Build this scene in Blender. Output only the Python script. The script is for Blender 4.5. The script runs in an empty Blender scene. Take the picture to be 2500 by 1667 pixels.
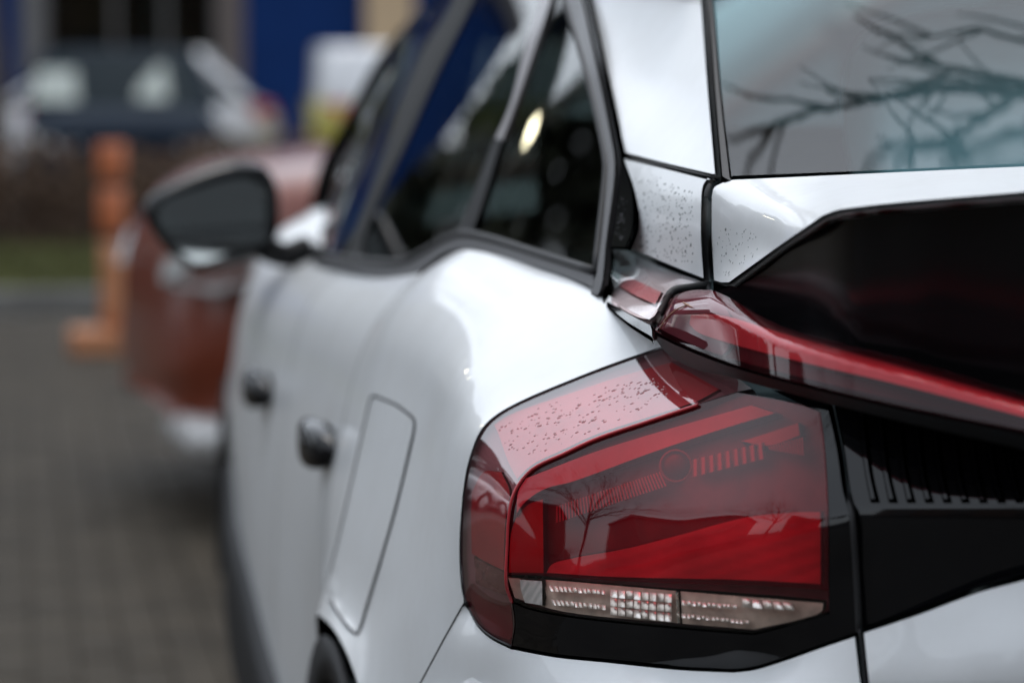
import bpy, bmesh, math, random
import numpy as np
from mathutils import Vector, Matrix
from mathutils.geometry import delaunay_2d_cdt

# ------------------------------------------------------------------ camera, sky, sun, exposure
SC = bpy.context.scene
COL = SC.collection
CAM = Vector((-1.224, -2.13, 1.30))
FPX = 7500.0                                  # focal length in pixels of a 2500 px wide frame
PITCH = math.atan(663.5 / FPX)
YAW = math.atan(1220.0 / FPX * math.cos(PITCH))
FW = Vector((math.sin(YAW) * math.cos(PITCH), math.cos(YAW) * math.cos(PITCH), -math.sin(PITCH)))
RT = Vector((math.cos(YAW), -math.sin(YAW), 0))
UP = RT.cross(FW)
cd = bpy.data.cameras.new('camera')
cam = bpy.data.objects.new('camera', cd)
COL.objects.link(cam)
cam.matrix_world = Matrix.Translation(CAM) @ Matrix((RT, UP, -FW)).transposed().to_4x4()
cd.sensor_width = 36.0
cd.lens = FPX / 2500.0 * 36.0
cd.clip_start = 0.05
cd.clip_end = 600.0
cd.dof.use_dof = True
cd.dof.focus_distance = 2.42
cd.dof.aperture_fstop = 4.0
SC.camera = cam

SUN_EL, SUN_AZ = math.radians(70), math.radians(20)   # azimuth clockwise from +Y: high, veiled by cloud
w = bpy.data.worlds.new('World')
SC.world = w
w.use_nodes = True
nt = w.node_tree
sky = nt.nodes.new('ShaderNodeTexSky')
sky.sky_type = 'NISHITA'
sky.sun_disc = False
sky.sun_elevation = SUN_EL
sky.sun_rotation = SUN_AZ
sky.air_density = 1.0
sky.dust_density = 2.0
sky.ozone_density = 1.0
hs = nt.nodes.new('ShaderNodeHueSaturation')
hs.inputs['Saturation'].default_value = 0.35
nt.links.new(sky.outputs[0], hs.inputs['Color'])
nt.links.new(hs.outputs[0], nt.nodes['Background'].inputs[0])
nt.nodes['Background'].inputs[1].default_value = 0.06
cloud = nt.nodes.new('ShaderNodeBackground')            # even grey cloud cover over the whole dome
cloud.inputs[0].default_value = (0.82, 0.90, 1.0, 1)
cloud.inputs[1].default_value = 0.58
addsh = nt.nodes.new('ShaderNodeAddShader')
nt.links.new(nt.nodes['Background'].outputs[0], addsh.inputs[0])
nt.links.new(cloud.outputs[0], addsh.inputs[1])
nt.links.new(addsh.outputs[0], nt.nodes['World Output'].inputs[0])
sd = bpy.data.lights.new('sun', 'SUN')
sd.energy = 0.5
sd.angle = math.radians(30)
sd.color = (1.0, 0.94, 0.88)
sun = bpy.data.objects.new('sun', sd)
COL.objects.link(sun)
to_sun = Vector((math.sin(SUN_AZ) * math.cos(SUN_EL), math.cos(SUN_AZ) * math.cos(SUN_EL), math.sin(SUN_EL)))
sun.rotation_euler = to_sun.to_track_quat('Z', 'Y').to_euler()
SC.view_settings.view_transform = 'Standard'
SC.view_settings.look = 'None'
SC.view_settings.gamma = 1.0
SC.view_settings.use_curve_mapping = False
SC.view_settings.exposure = 0.80
SC.render.engine = 'CYCLES'
SC.cycles.use_denoising = True
SC.cycles.max_bounces = 10
SC.cycles.transparent_max_bounces = 16
SC.cycles.caustics_reflective = False
SC.cycles.caustics_refractive = False
SC.cycles.sample_clamp_indirect = 6.0

# ------------------------------------------------------------------ helpers
def ray(px, py):
    return FW + RT * ((px - 1250.0) / FPX) - UP * ((py - 833.5) / FPX)

def at(px, py, Y):
    """the point seen at a pixel of the 2500x1667 frame, on the plane y = Y of the car's own space"""
    d = ray(px, py)
    return CAM + d * ((Y - CAM.y) / d.y)

def nodes(m):
    m.use_nodes = True
    return m.node_tree, m.node_tree.nodes, m.node_tree.links

def principled(name, col, rough=0.5, metal=0.0, coat=0.0, coat_rough=0.03, noise=0.0, nscale=30.0, bump=0.0, bscale=200.0, spec=0.5):
    m = bpy.data.materials.new(name)
    t, n, l = nodes(m)
    b = n['Principled BSDF']
    b.inputs['Base Color'].default_value = (*col, 1)
    b.inputs['Roughness'].default_value = rough
    b.inputs['Metallic'].default_value = metal
    b.inputs['Coat Weight'].default_value = coat
    b.inputs['Coat Roughness'].default_value = coat_rough
    b.inputs['Specular IOR Level'].default_value = spec
    if noise > 0:
        tc = n.new('ShaderNodeTexCoord')
        nz = n.new('ShaderNodeTexNoise')
        nz.inputs['Scale'].default_value = nscale
        nz.inputs['Detail'].default_value = 6
        cr = n.new('ShaderNodeValToRGB')
        cr.color_ramp.elements[0].position = 0.3
        cr.color_ramp.elements[1].position = 0.72
        cr.color_ramp.elements[0].color = (*[c * (1 - noise) for c in col], 1)
        cr.color_ramp.elements[1].color = (*[min(1, c * (1 + noise)) for c in col], 1)
        l.new(tc.outputs['Object'], nz.inputs['Vector'])
        l.new(nz.outputs[0], cr.inputs[0])
        l.new(cr.outputs[0], b.inputs['Base Color'])
    if bump > 0:
        tc = n.new('ShaderNodeTexCoord')
        nz = n.new('ShaderNodeTexNoise')
        nz.inputs['Scale'].default_value = bscale
        nz.inputs['Detail'].default_value = 4
        bp = n.new('ShaderNodeBump')
        bp.inputs['Strength'].default_value = bump
        bp.inputs['Distance'].default_value = 0.01
        l.new(tc.outputs['Object'], nz.inputs['Vector'])
        l.new(nz.outputs[0], bp.inputs['Height'])
        l.new(bp.outputs[0], b.inputs['Normal'])
    return m

def thin_glass(name, tint, ior=1.5, rough=0.0, extra=0.0, milk=0.0, milk_col=(0.5, 0.5, 0.5)):
    """a thin sheet: tinted see-through plus a Fresnel mirror coat"""
    m = bpy.data.materials.new(name)
    t, n, l = nodes(m)
    n.remove(n['Principled BSDF'])
    out = n['Material Output']
    tr = n.new('ShaderNodeBsdfTransparent')
    tr.inputs[0].default_value = (*tint, 1)
    gl = n.new('ShaderNodeBsdfAnisotropic')
    gl.inputs['Roughness'].default_value = rough
    gl.inputs[0].default_value = (1, 1, 1, 1)
    fr = n.new('ShaderNodeFresnel')
    ge = n.new('ShaderNodeNewGeometry')                  # the same index seen from either side of the sheet
    mi = n.new('ShaderNodeMix')
    mi.inputs[2].default_value = ior
    mi.inputs[3].default_value = 1.0 / ior
    l.new(ge.outputs['Backfacing'], mi.inputs[0])
    l.new(mi.outputs[0], fr.inputs['IOR'])
    ad = n.new('ShaderNodeMath')
    ad.operation = 'ADD'
    ad.use_clamp = True
    ad.inputs[1].default_value = extra
    mx = n.new('ShaderNodeMixShader')
    l.new(fr.outputs[0], ad.inputs[0])
    l.new(ad.outputs[0], mx.inputs[0])
    if milk > 0:                                         # slightly cloudy plastic
        df = n.new('ShaderNodeBsdfDiffuse')
        df.inputs[0].default_value = (*milk_col, 1)
        m2 = n.new('ShaderNodeMixShader')
        m2.inputs[0].default_value = milk
        l.new(tr.outputs[0], m2.inputs[1])
        l.new(df.outputs[0], m2.inputs[2])
        l.new(m2.outputs[0], mx.inputs[1])
    else:
        l.new(tr.outputs[0], mx.inputs[1])
    l.new(gl.outputs[0], mx.inputs[2])
    l.new(mx.outputs[0], out.inputs[0])
    return m

M = {}
M['white_paint'] = principled('white_paint', (0.78, 0.79, 0.80), 0.4, coat=.6, coat_rough=0.015, spec=.25)
# faint orange peel in the clear coat, light road film in the colour
_t, _n, _l = nodes(M['white_paint'])
_tc, _nz, _bp = _n.new('ShaderNodeTexCoord'), _n.new('ShaderNodeTexNoise'), _n.new('ShaderNodeBump')
_nz.inputs['Scale'].default_value = 55
_nz.inputs['Detail'].default_value = 3
_bp.inputs['Strength'].default_value = 0.05
_bp.inputs['Distance'].default_value = 0.004
_l.new(_tc.outputs['Object'], _nz.inputs['Vector'])
_l.new(_nz.outputs[0], _bp.inputs['Height'])
_l.new(_bp.outputs[0], _n['Principled BSDF'].inputs['Coat Normal'])
_n2, _cr = _n.new('ShaderNodeTexNoise'), _n.new('ShaderNodeValToRGB')
_n2.inputs['Scale'].default_value = 7
_n2.inputs['Detail'].default_value = 8
_n2.inputs['Roughness'].default_value = 0.7
_cr.color_ramp.elements[0].position, _cr.color_ramp.elements[1].position = 0.30, 0.62
_cr.color_ramp.elements[0].color = (0.76, 0.765, 0.76, 1)
_cr.color_ramp.elements[1].color = (0.82, 0.835, 0.84, 1)
_l.new(_tc.outputs['Object'], _n2.inputs['Vector'])
_l.new(_n2.outputs[0], _cr.inputs[0])
_l.new(_cr.outputs[0], _n['Principled BSDF'].inputs['Base Color'])
M['gap'] = principled('gap_rubber', (0.012, 0.012, 0.013), 0.6)
M['gloss_black'] = principled('gloss_black', (0.004, 0.004, 0.005), 0.05, spec=.42)
M['satin_black'] = principled('satin_black', (0.005, 0.005, 0.006), 0.22, spec=.35)
M['plastic_black'] = principled('plastic_black', (0.014, 0.014, 0.015), 0.6, noise=0.2, nscale=80, spec=.2)
M['trim'] = principled('grey_trim', (0.11, 0.108, 0.113), 0.38, coat=0.15)
M['divider'] = principled('divider_strip', (0.34, 0.32, 0.33), 0.35, coat=.3)
M['rubber'] = principled('rubber', (0.018, 0.018, 0.019), 0.75, noise=0.2)
M['pale_fabric'] = principled('pale_fabric', (0.80, 0.86, 0.85), 0.8, noise=.05, nscale=9)
M['interior'] = principled('interior_fabric', (0.03, 0.031, 0.033), 0.85, noise=0.25, nscale=60)
M['glass_side'] = thin_glass('side_glass', (0.10, 0.12, 0.12), 1.5)
M['glass_rear'] = thin_glass('rear_glass', (0.50, 0.72, 0.76), 1.30)
M['glass_clear'] = thin_glass('clear_glass', (0.42, 0.50, 0.49), 1.5)
M['lens_red'] = thin_glass('red_lens', (0.82, 0.095, 0.125), 1.45, milk=.14, milk_col=(.26, .022, .035))
M['lens_clear'] = thin_glass('clear_lens', (0.92, 0.90, 0.88), 1.5)
M['lens_smoke'] = thin_glass('smoked_lens', (0.78, 0.36, 0.40), 1.38, milk=.12, milk_col=(.10, .018, .025))
M['lens_pink'] = thin_glass('pale_red_lens', (0.85, 0.50, 0.52), 2.15, milk=.10, milk_col=(.30, .12, .13))
M['lens_corner'] = thin_glass('corner_lens', (0.97, 0.88, 0.88), 1.9)
M['lamp_pink'] = principled('lamp_pink_reflector', (0.85, 0.30, 0.31), 0.4, coat=.4)
M['lamp_bronze'] = principled('lamp_bronze_tray', (0.72, 0.56, 0.47), 0.28, coat=.5, noise=.3, nscale=70)
M['lamp_white'] = principled('lamp_white', (0.86, 0.84, 0.82), 0.35, noise=.22, nscale=14)
M['lamp_flute'] = principled('lamp_flute', (0.55, 0.46, 0.46), 0.3, coat=.4)
M['lamp_guide'] = principled('lamp_light_guide', (0.80, 0.16, 0.17), 0.35, coat=0.4)
M['lamp_red'] = principled('lamp_red_reflector', (0.52, 0.035, 0.045), 0.35, coat=0.5, noise=0.15, nscale=25)
M['lamp_dark'] = principled('lamp_dark_housing', (0.20, 0.085, 0.10), 0.45, noise=.3, nscale=35)
M['lamp_margin'] = principled('lamp_margin', (0.30, 0.31, 0.32), 0.4)
M['lamp_grey'] = principled('lamp_grey_housing', (0.22, 0.23, 0.24), 0.4)
M['bar_maroon'] = principled('bar_maroon', (0.10, 0.012, 0.018), 0.35)
M['lamp_shelf'] = principled('lamp_shelf', (0.62, 0.11, 0.12), 0.4, coat=.3, noise=.12, nscale=12)
M['lamp_silver'] = principled('lamp_silver_reflector', (0.85, 0.78, 0.72), 0.32, metal=.6)
M['chrome'] = principled('chrome', (0.85, 0.83, 0.80), 0.12, metal=1.0)
M['mirror'] = principled('mirror_silver', (0.75, 0.80, 0.79), 0.01, metal=1.0)

def link(name, me, mat, parent=None):
    o = bpy.data.objects.new(name, me)
    if mat is not None and not me.materials:
        me.materials.append(M[mat] if isinstance(mat, str) else mat)
    COL.objects.link(o)
    if parent is not None:
        o.parent = parent
    return o

def mesh(name, V, F, mat, parent=None, smooth=True):
    me = bpy.data.meshes.new(name)
    me.from_pydata([tuple(v) for v in V], [], F)
    me.validate()
    if smooth:
        me.polygons.foreach_set('use_smooth', [True] * len(me.polygons))
    me.update()
    return link(name, me, mat, parent)

def empty(name, loc=(0, 0, 0), rz=0.0, label=None, cat=None, group=None):
    o = bpy.data.objects.new(name, None)
    o.location = loc
    o.rotation_euler = (0, 0, rz)
    o.empty_display_size = 0.2
    COL.objects.link(o)
    tag(o, label, cat, group)
    return o

def tag(o, label=None, cat=None, group=None, kind=None):
    if label: o['label'] = label
    if cat: o['category'] = cat
    if group: o['group'] = group
    if kind: o['kind'] = kind
    return o

def cr(pts, n=8, closed=False):
    """Catmull-Rom through points of any dimension"""
    P = [np.array(p, float) for p in pts]
    if len(P) < 3:
        return [tuple(P[0] + (P[1] - P[0]) * i / n) for i in range(n + 1)]
    if closed:
        Q = [P[-1]] + P + [P[0], P[1]]
    else:
        Q = [2 * P[0] - P[1]] + P + [2 * P[-1] - P[-2]]
    out = []
    for i in range(1, len(Q) - 2):
        p0, p1, p2, p3 = Q[i - 1], Q[i], Q[i + 1], Q[i + 2]
        # centripetal knots keep uneven spacing from overshooting
        a = max(np.linalg.norm(p1 - p0), 1e-6) ** 0.5
        b = max(np.linalg.norm(p2 - p1), 1e-6) ** 0.5
        c = max(np.linalg.norm(p3 - p2), 1e-6) ** 0.5
        m1 = ((p1 - p0) / a - (p2 - p0) / (a + b) + (p2 - p1) / b) * b
        m2 = ((p2 - p1) / b - (p3 - p1) / (b + c) + (p3 - p2) / c) * b
        for k in range(n):
            t = k / n
            h = (2*t**3 - 3*t**2 + 1) * p1 + (t**3 - 2*t**2 + t) * m1 + (-2*t**3 + 3*t**2) * p2 + (t**3 - t**2) * m2
            out.append(tuple(h))
    if not closed:
        out.append(tuple(P[-1]))
    return out

def path(*segs):
    """join several smooth open runs into one closed outline, corners where runs meet"""
    out = []
    for s in segs:
        q = cr(s, 6) if len(s) > 2 else list(map(tuple, s))
        for p in q:
            if not out or math.dist(out[-1][:2], p[:2]) > 0.5:
                out.append(p)
    if math.dist(out[0][:2], out[-1][:2]) < 0.5:
        out.pop()
    return out

def tps(ctrl, reg=2e-3):
    """smooth depth (car y) over the frame through a few known points"""
    C = np.array(ctrl, float)
    X = C[:, :2] / 500.0
    n = len(C)
    def phi(r2):
        return np.where(r2 > 1e-12, 0.5 * r2 * np.log(np.maximum(r2, 1e-12)), 0.0)
    d2 = ((X[:, None] - X[None]) ** 2).sum(-1)
    A = np.zeros((n + 3, n + 3))
    A[:n, :n] = phi(d2) + reg * np.eye(n)
    A[:n, n] = 1
    A[:n, n+1:] = X
    A[n, :n] = 1
    A[n+1:, :n] = X.T
    wv = np.linalg.solve(A, np.concatenate([C[:, 2], np.zeros(3)]))
    def f(px, py):
        q = np.array([px, py]) / 500.0
        r2 = ((X - q) ** 2).sum(-1)
        return float(phi(r2) @ wv[:n] + wv[n] + q @ wv[n+1:])
    return f

def resample(poly, step):
    out = []
    n = len(poly)
    for i in range(n):
        a, b = np.array(poly[i][:2]), np.array(poly[(i + 1) % n][:2])
        L = np.linalg.norm(b - a)
        k = max(1, int(round(L / step)))
        for j in range(k):
            out.append(a + (b - a) * j / k)
    return out

def area(P):
    return 0.5 * sum(P[i][0] * P[(i+1) % len(P)][1] - P[(i+1) % len(P)][0] * P[i][1] for i in range(len(P)))

def offset_poly(P, r):
    s = 1 if area(P) > 0 else -1
    out = []
    n = len(P)
    for i in range(n):
        a, b, c = P[i-1], P[i], P[(i+1) % n]
        e1 = (b - a) / max(np.linalg.norm(b - a), 1e-9)
        e2 = (c - b) / max(np.linalg.norm(c - b), 1e-9)
        n1 = np.array([-e1[1], e1[0]]) * s
        n2 = np.array([-e2[1], e2[0]]) * s
        m = n1 + n2
        L = np.linalg.norm(m)
        m = m / L if L > 1e-6 else n1
        k = 1.0 / max(0.5, float(m @ n1))
        out.append(b + m * r * k)
    return out

def inside(p, P):
    x, y = p
    c = False
    j = len(P) - 1
    for i in range(len(P)):
        xi, yi = P[i]; xj, yj = P[j]
        if (yi > y) != (yj > y) and x < (xj - xi) * (y - yi) / (yj - yi) + xi:
            c = not c
        j = i
    return c

PN = {}
def complete(o, py0, py1, yf, edge=2750.0, k=9, n=18):
    """carry a tailgate panel across the centre line: bridge from its cut edge, then the mirrored half, in one mesh"""
    me = o.data
    V = [v.co.copy() for v in me.vertices]
    F = [list(f.vertices) for f in me.polygons]
    N = [Vector(q) for q in PN[o.name]]
    nv = len(V)
    rows = []
    for i in range(k + 1):
        py = py0 + (py1 - py0) * i / k
        a, b = at(edge, py, yf(edge, py)), at(edge - 60, py, yf(edge - 60, py))
        m, mz = (a.y - b.y) / (a.x - b.x), (a.z - b.z) / (a.x - b.x)
        m, mz = min(max(m, -.30), .05), min(max(mz, -.08), .08)
        rows.append([Vector((a.x * (1 - 2 * j / n), a.y + m / (2 * a.x) * (a.x ** 2 * (1 - 2 * j / n) ** 2 - a.x ** 2), a.z + mz / (2 * a.x) * (a.x ** 2 * (1 - 2 * j / n) ** 2 - a.x ** 2))) for j in range(n + 1)])
    base = len(V)
    for i in range(k + 1):
        for j in range(n + 1):
            u = rows[i][min(j + 1, n)] - rows[i][max(j - 1, 0)]
            v = rows[min(i + 1, k)][j] - rows[max(i - 1, 0)][j]
            nn = u.cross(v).normalized()
            if nn.dot(Vector((0, -1, .8))) < 0: nn = -nn
            V.append(rows[i][j]); N.append(nn)
    for i in range(k):
        for j in range(n):
            f = [base + i*(n+1) + j, base + (i+1)*(n+1) + j, base + (i+1)*(n+1) + j + 1, base + i*(n+1) + j + 1]
            q = (V[f[1]] - V[f[0]]).cross(V[f[3]] - V[f[0]])
            F.append(f if q.dot(N[f[0]]) > 0 else f[::-1])
    b2 = len(V)
    for i in range(nv):
        V.append(Vector((-V[i].x, V[i].y, V[i].z))); N.append(Vector((-N[i].x, N[i].y, N[i].z)))
    for f in [list(f.vertices) for f in me.polygons]:
        F.append([b2 + i for i in f][::-1])
    mat = me.materials[0]
    nm = bpy.data.meshes.new(o.name)
    nm.from_pydata([tuple(v) for v in V], [], F)
    nm.polygons.foreach_set('use_smooth', [True] * len(nm.polygons))
    nm.update()
    nm.normals_split_custom_set_from_vertices([tuple(q) for q in N])
    nm.materials.append(mat)
    o.data = nm
    return o

def panel(name, outline, yf, mat, parent=None, step=16.0, r=3.0, t=0.004, roll=0.0015, back=0.0, rough_fn=None):
    """a sheet of bodywork or plastic: outline seen in the frame, laid on the depth function yf, with a rolled edge and thickness.
    back moves the whole sheet that many metres deeper (inner parts)."""
    if not callable(yf):
        yf = tps(yf)
    O = resample(outline, step)
    I = offset_poly(O, r) if t > 0 else [np.array(q) for q in O]
    mn = np.min(np.array(I), 0); mx = np.max(np.array(I), 0)
    G = []
    IP = [tuple(p) for p in I]
    IA = np.array(I)
    row = 0
    y = mn[1] + step * 0.5
    while y < mx[1]:
        x = mn[0] + step * (0.5 if row % 2 else 1.0)
        while x < mx[0]:
            if inside((x, y), IP) and np.min(((IA - (x, y)) ** 2).sum(1)) > (0.55 * step) ** 2:
                G.append((x, y))
            x += step
        y += step * 0.87
        row += 1
    n = len(I)
    vin = [Vector(p) for p in IP] + [Vector(p) for p in G]
    ed = [(i, (i + 1) % n) for i in range(n)]
    res = delaunay_2d_cdt(vin, ed, [list(range(n))], 1, 1e-5)
    rv, rf, ov = res[0], res[2], res[3]
    def P3(p):
        return at(p[0], p[1], yf(p[0], p[1]) + back + (rough_fn(p[0], p[1]) if rough_fn else 0))
    V = [P3(p) for p in rv]
    def NR(p):
        e = 4.0
        u = P3((p[0] + e, p[1])) - P3((p[0] - e, p[1]))
        v = P3((p[0], p[1] + e)) - P3((p[0], p[1] - e))
        nn = u.cross(v).normalized()
        return nn if nn.dot(CAM - P3(p)) > 0 else -nn
    N = [NR(p) for p in rv]
    F = []
    for f in rf:
        a, b, c = V[f[0]], V[f[1]], V[f[2]]
        nn = (b - a).cross(c - a)
        if nn.dot(CAM - a) < 0:
            f = [f[0], f[2], f[1]]
        F.append(list(f))
    idx = {}
    for k, o in enumerate(ov):
        for q in o:
            if q < n and q not in idx:
                idx[q] = k
    ring0 = [idx.get(i) for i in range(n)]
    keep = [i for i in range(n) if ring0[i] is not None]
    r1, r2 = [], []
    for i in (keep if t > 0 else []):
        nn = N[ring0[i]]
        p = P3(O[i])
        out = p - V[ring0[i]]
        out = (out - nn * out.dot(nn)).normalized()
        r1.append(len(V)); V.append(p - nn * roll); N.append((nn * .75 + out).normalized())
        r2.append(len(V)); V.append(p - nn * (t + roll) + ray(O[i][0], O[i][1]).normalized() * t); N.append((out + nn * .1).normalized())
    m = len(keep) if t > 0 else 0
    flip = area(O) > 0
    for q in range(m):
        a, b = keep[q], keep[(q + 1) % m]
        A0, B0 = ring0[a], ring0[b]
        A1, B1 = r1[q], r1[(q + 1) % m]
        A2, B2 = r2[q], r2[(q + 1) % m]
        for f in ([A0, B0, B1, A1], [A1, B1, B2, A2]):
            F.append(f if not flip else f[::-1])
    o = mesh(name, V, F, mat, parent)
    if len(o.data.vertices) == len(N):
        o.data.normals_split_custom_set_from_vertices([tuple(q) for q in N])
    PN[o.name] = N
    return o

def tube(name, pts, rad, mat, parent=None, sides=8, n=6, cap=True):
    """round bar through points; rad may be a list"""
    Q = cr([tuple(p) for p in pts], n) if n > 1 else [tuple(p) for p in pts]
    Q = [Vector(q) for q in Q]
    V, F = [], []
    k = len(Q)
    for i, q in enumerate(Q):
        d = (Q[min(i + 1, k - 1)] - Q[max(i - 1, 0)]).normalized()
        a = d.orthogonal().normalized() if i == 0 else (a - d * a.dot(d)).normalized()
        b = d.cross(a)
        rr = rad if not isinstance(rad, (list, tuple)) else float(np.interp(i / (k - 1), np.linspace(0, 1, len(rad)), rad))
        for s in range(sides):
            th = 2 * math.pi * s / sides
            V.append(q + a * (rr * math.cos(th)) + b * (rr * math.sin(th)))
    for i in range(k - 1):
        for s in range(sides):
            F.append([i * sides + s, i * sides + (s + 1) % sides, (i + 1) * sides + (s + 1) % sides, (i + 1) * sides + s])
    if cap:
        F.append(list(range(sides))[::-1])
        F.append(list(range((k - 1) * sides, k * sides)))
    return mesh(name, V, F, mat, parent)

def seam(name, pts, rad, parent, mat='gap', deeper=0.0):
    return tube(name, [at(p[0], p[1], p[2] + deeper) for p in pts], rad, mat, parent, 8, 5)

def loft(name, rows, mat, parent, nu=8, nv=6, t=0.0, xf=None):
    """surface through rows of 3-D points, the same number in every row"""
    R = [cr(r, nv) for r in rows]
    cols = list(zip(*R))
    C = [cr(c, nu) for c in cols]
    a, b = len(C), len(C[0])
    V = [p for c in C for p in c]
    if xf:
        V = [xf(p) for p in V]
    F = [[i * b + j, i * b + j + 1, (i + 1) * b + j + 1, (i + 1) * b + j] for i in range(a - 1) for j in range(b - 1)]
    # outward = away from the car's centre line
    o = mesh(name, V, F, mat, parent)
    bm = bmesh.new(); bm.from_mesh(o.data)
    for f in bm.faces:
        c = f.calc_center_median()
        if f.normal.dot(Vector((c.x, 0, (c.z - 0.7) * 0.7))) < 0:
            f.normal_flip()
    bm.to_mesh(o.data); bm.free()
    return o

def box(V, F, c, s, rz=0.0):
    b = len(V)
    cz, sz = math.cos(rz), math.sin(rz)
    for dx in (-1, 1):
        for dy in (-1, 1):
            for dz in (-1, 1):
                x, y, z = dx * s[0] / 2, dy * s[1] / 2, dz * s[2] / 2
                V.append((c[0] + x * cz - y * sz, c[1] + x * sz + y * cz, c[2] + z))
    for f in ((0, 1, 3, 2), (4, 6, 7, 5), (0, 4, 5, 1), (2, 3, 7, 6), (0, 2, 6, 4), (1, 5, 7, 3)):
        F.append([b + k for k in f])

def boxes(name, L, mat, parent=None, bevel=0.0):
    V, F = [], []
    for c, s in L:
        box(V, F, c, s)
    o = mesh(name, V, F, mat, parent, smooth=False)
    if bevel > 0:
        bm = bmesh.new(); bm.from_mesh(o.data)
        bmesh.ops.bevel(bm, geom=bm.edges[:], offset=bevel, segments=2, affect='EDGES', profile=0.5)
        bm.to_mesh(o.data); bm.free()
    return o

# ------------------------------------------------------------------ the setting: ground, paving, kerb, verge
def sheet(name, x0, x1, y0, y1, z, mat, kind='structure'):
    o = mesh(name, [(x0, y0, z), (x1, y0, z), (x1, y1, z), (x0, y1, z)], [[0, 1, 2, 3]], mat, None, False)
    tag(o, kind=kind)
    return o
M['asphalt'] = principled('asphalt', (0.030, 0.027, 0.023), 0.65, noise=0.3, nscale=3, bump=.3, spec=.08)
M['sand_joint'] = principled('sand_joint', (0.035, 0.032, 0.027), 0.9, noise=.3, nscale=8)
M['paver'] = principled('paver', (0.040, 0.033, 0.024), 0.62, noise=.35, nscale=4.5, bump=.15, bscale=90, spec=.06)
M['kerb'] = principled('kerb_stone', (0.13, 0.125, 0.115), 0.8, noise=.3, nscale=6)
M['soil'] = principled('soil', (0.045, 0.04, 0.022), 0.95, noise=.4, nscale=5)
M['grass'] = principled('grass_blade', (0.085, 0.090, 0.018), 0.7, noise=.4, nscale=2.0)
sheet('ground', -250, 250, -250, 250, 0, 'asphalt')
pv = sheet('paved_lane', -8, 7, -6, 14.3, .004, 'sand_joint')
rg = random.Random(11)
V, F = [], []
bw, bl, jt = .10, .20, .004
for i in range(int(5.2 / bw)):
    x = -4.0 + (i + .5) * bw
    for j in range(int(13.2 / bl)):
        y = 1.0 + (j + (.5 if i % 2 else 0)) * bl
        if y > 14.1: continue
        h = .012 + rg.uniform(0, .004)
        b = len(V)
        hx, hy, c = bw / 2 - jt / 2, bl / 2 - jt / 2, .006
        for zz, ins in ((.004, 0), (h - .003, 0), (h, c)):
            for sx, sy in ((-1, -1), (1, -1), (1, 1), (-1, 1)):
                V.append((x + sx * (hx - ins), y + sy * (hy - ins), zz))
        for k in range(2):
            for s in range(4):
                F.append([b + k*4 + s, b + k*4 + (s+1) % 4, b + k*4 + 4 + (s+1) % 4, b + k*4 + 4 + s])
        F.append([b + 8, b + 9, b + 10, b + 11])
pb = mesh('paving_blocks', V, F, 'paver', pv, False)
tag(pb, kind='stuff')
kb = mesh('kerb', [], [], 'kerb')
tag(kb, kind='structure')
V, F = [], []
box(V, F, (-1, 14.37, .03), (14, .14, .20))
kb.data.from_pydata(V, [], F)
for i in range(14):
    o = boxes('kerb_stone', [((-7.5 + i, 14.37, .066), (.985, .148, .135))], 'kerb', kb, .012)
sheet('verge', -9, 8, 14.44, 20.6, .09, 'soil')
V, F = [], []
for i in range(15000):
    x, y = rg.uniform(-3.2, 3.6), rg.uniform(14.5, 18.6)
    h, a = rg.uniform(.03, .10), rg.uniform(0, 6.28)
    dx, dy = .006 * math.cos(a), .006 * math.sin(a)
    lx, ly = rg.uniform(-.04, .04), rg.uniform(-.04, .04)
    b = len(V)
    V += [(x - dx, y - dy, .088), (x + dx, y + dy, .088), (x + lx + dx * .6, y + ly + dy * .6, .09 + h * .7), (x + lx * 2, y + ly * 2, .09 + h)]
    F += [[b, b + 1, b + 2], [b, b + 2, b + 3]]
go = mesh('grass', V, F, 'grass')
tag(go, 'short winter grass on the strip behind the kerb', kind='stuff')

# ---- long shop building with blue cladding
M['blue'] = principled('blue_cladding', (0.002, 0.022, 0.105), 0.75, noise=.08, nscale=1.5, spec=.15)
M['beige'] = principled('beige_render', (0.50, 0.36, 0.22), 0.8, noise=.1, nscale=2)
M['grey_col'] = principled('grey_column', (0.11, 0.105, 0.105), 0.7, noise=.1, nscale=2)
M['brown_col'] = principled('brown_column', (0.11, 0.085, 0.075), 0.7, noise=.1, nscale=2)
M['frame'] = principled('window_frame', (0.10, 0.095, 0.09), 0.5)
M['shop_dark'] = principled('shop_interior', (0.045, 0.042, 0.028), 0.9, noise=.4, nscale=1.5)
M['shop_brown'] = principled('shop_goods', (0.20, 0.09, 0.035), 0.8, noise=.4, nscale=3)
M['shop_grey'] = principled('shop_shelf', (0.10, 0.10, 0.085), 0.8, noise=.3, nscale=3)
bld = empty('shop_building', (0, 36, 0), 0, 'long shop building with deep blue cladding and a glazed bay, far behind the cars', 'building')
def bpart(name, x0, x1, z0, z1, y0, y1, mat, bev=.02):
    return boxes(name, [(((x0 + x1) / 2, (y0 + y1) / 2, (z0 + z1) / 2), (x1 - x0, y1 - y0, z1 - z0))], mat, bld, bev)
def cladding(x0, x1, z0, z1):
    w_ = bpart('wall', x0, x1, z0, z1, .04, .4, 'blue')
    k = max(1, int(round((x1 - x0) / 1.05)))
    for i in range(k):
        a, b = x0 + (x1 - x0) * i / k, x0 + (x1 - x0) * (i + 1) / k
        o = boxes('cladding_panel', [(((a + b) / 2, .02, (z0 + z1) / 2), (b - a - .012, .03, z1 - z0 - .02))], 'blue', w_)
cladding(-5.2, -1.12, 0, 3.2)
cladding(-5.2, -1.30, 3.2, 6.0)
cladding(1.60, 3.10, 0, 6.0)
cladding(3.70, 24, 0, 6.0)
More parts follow.
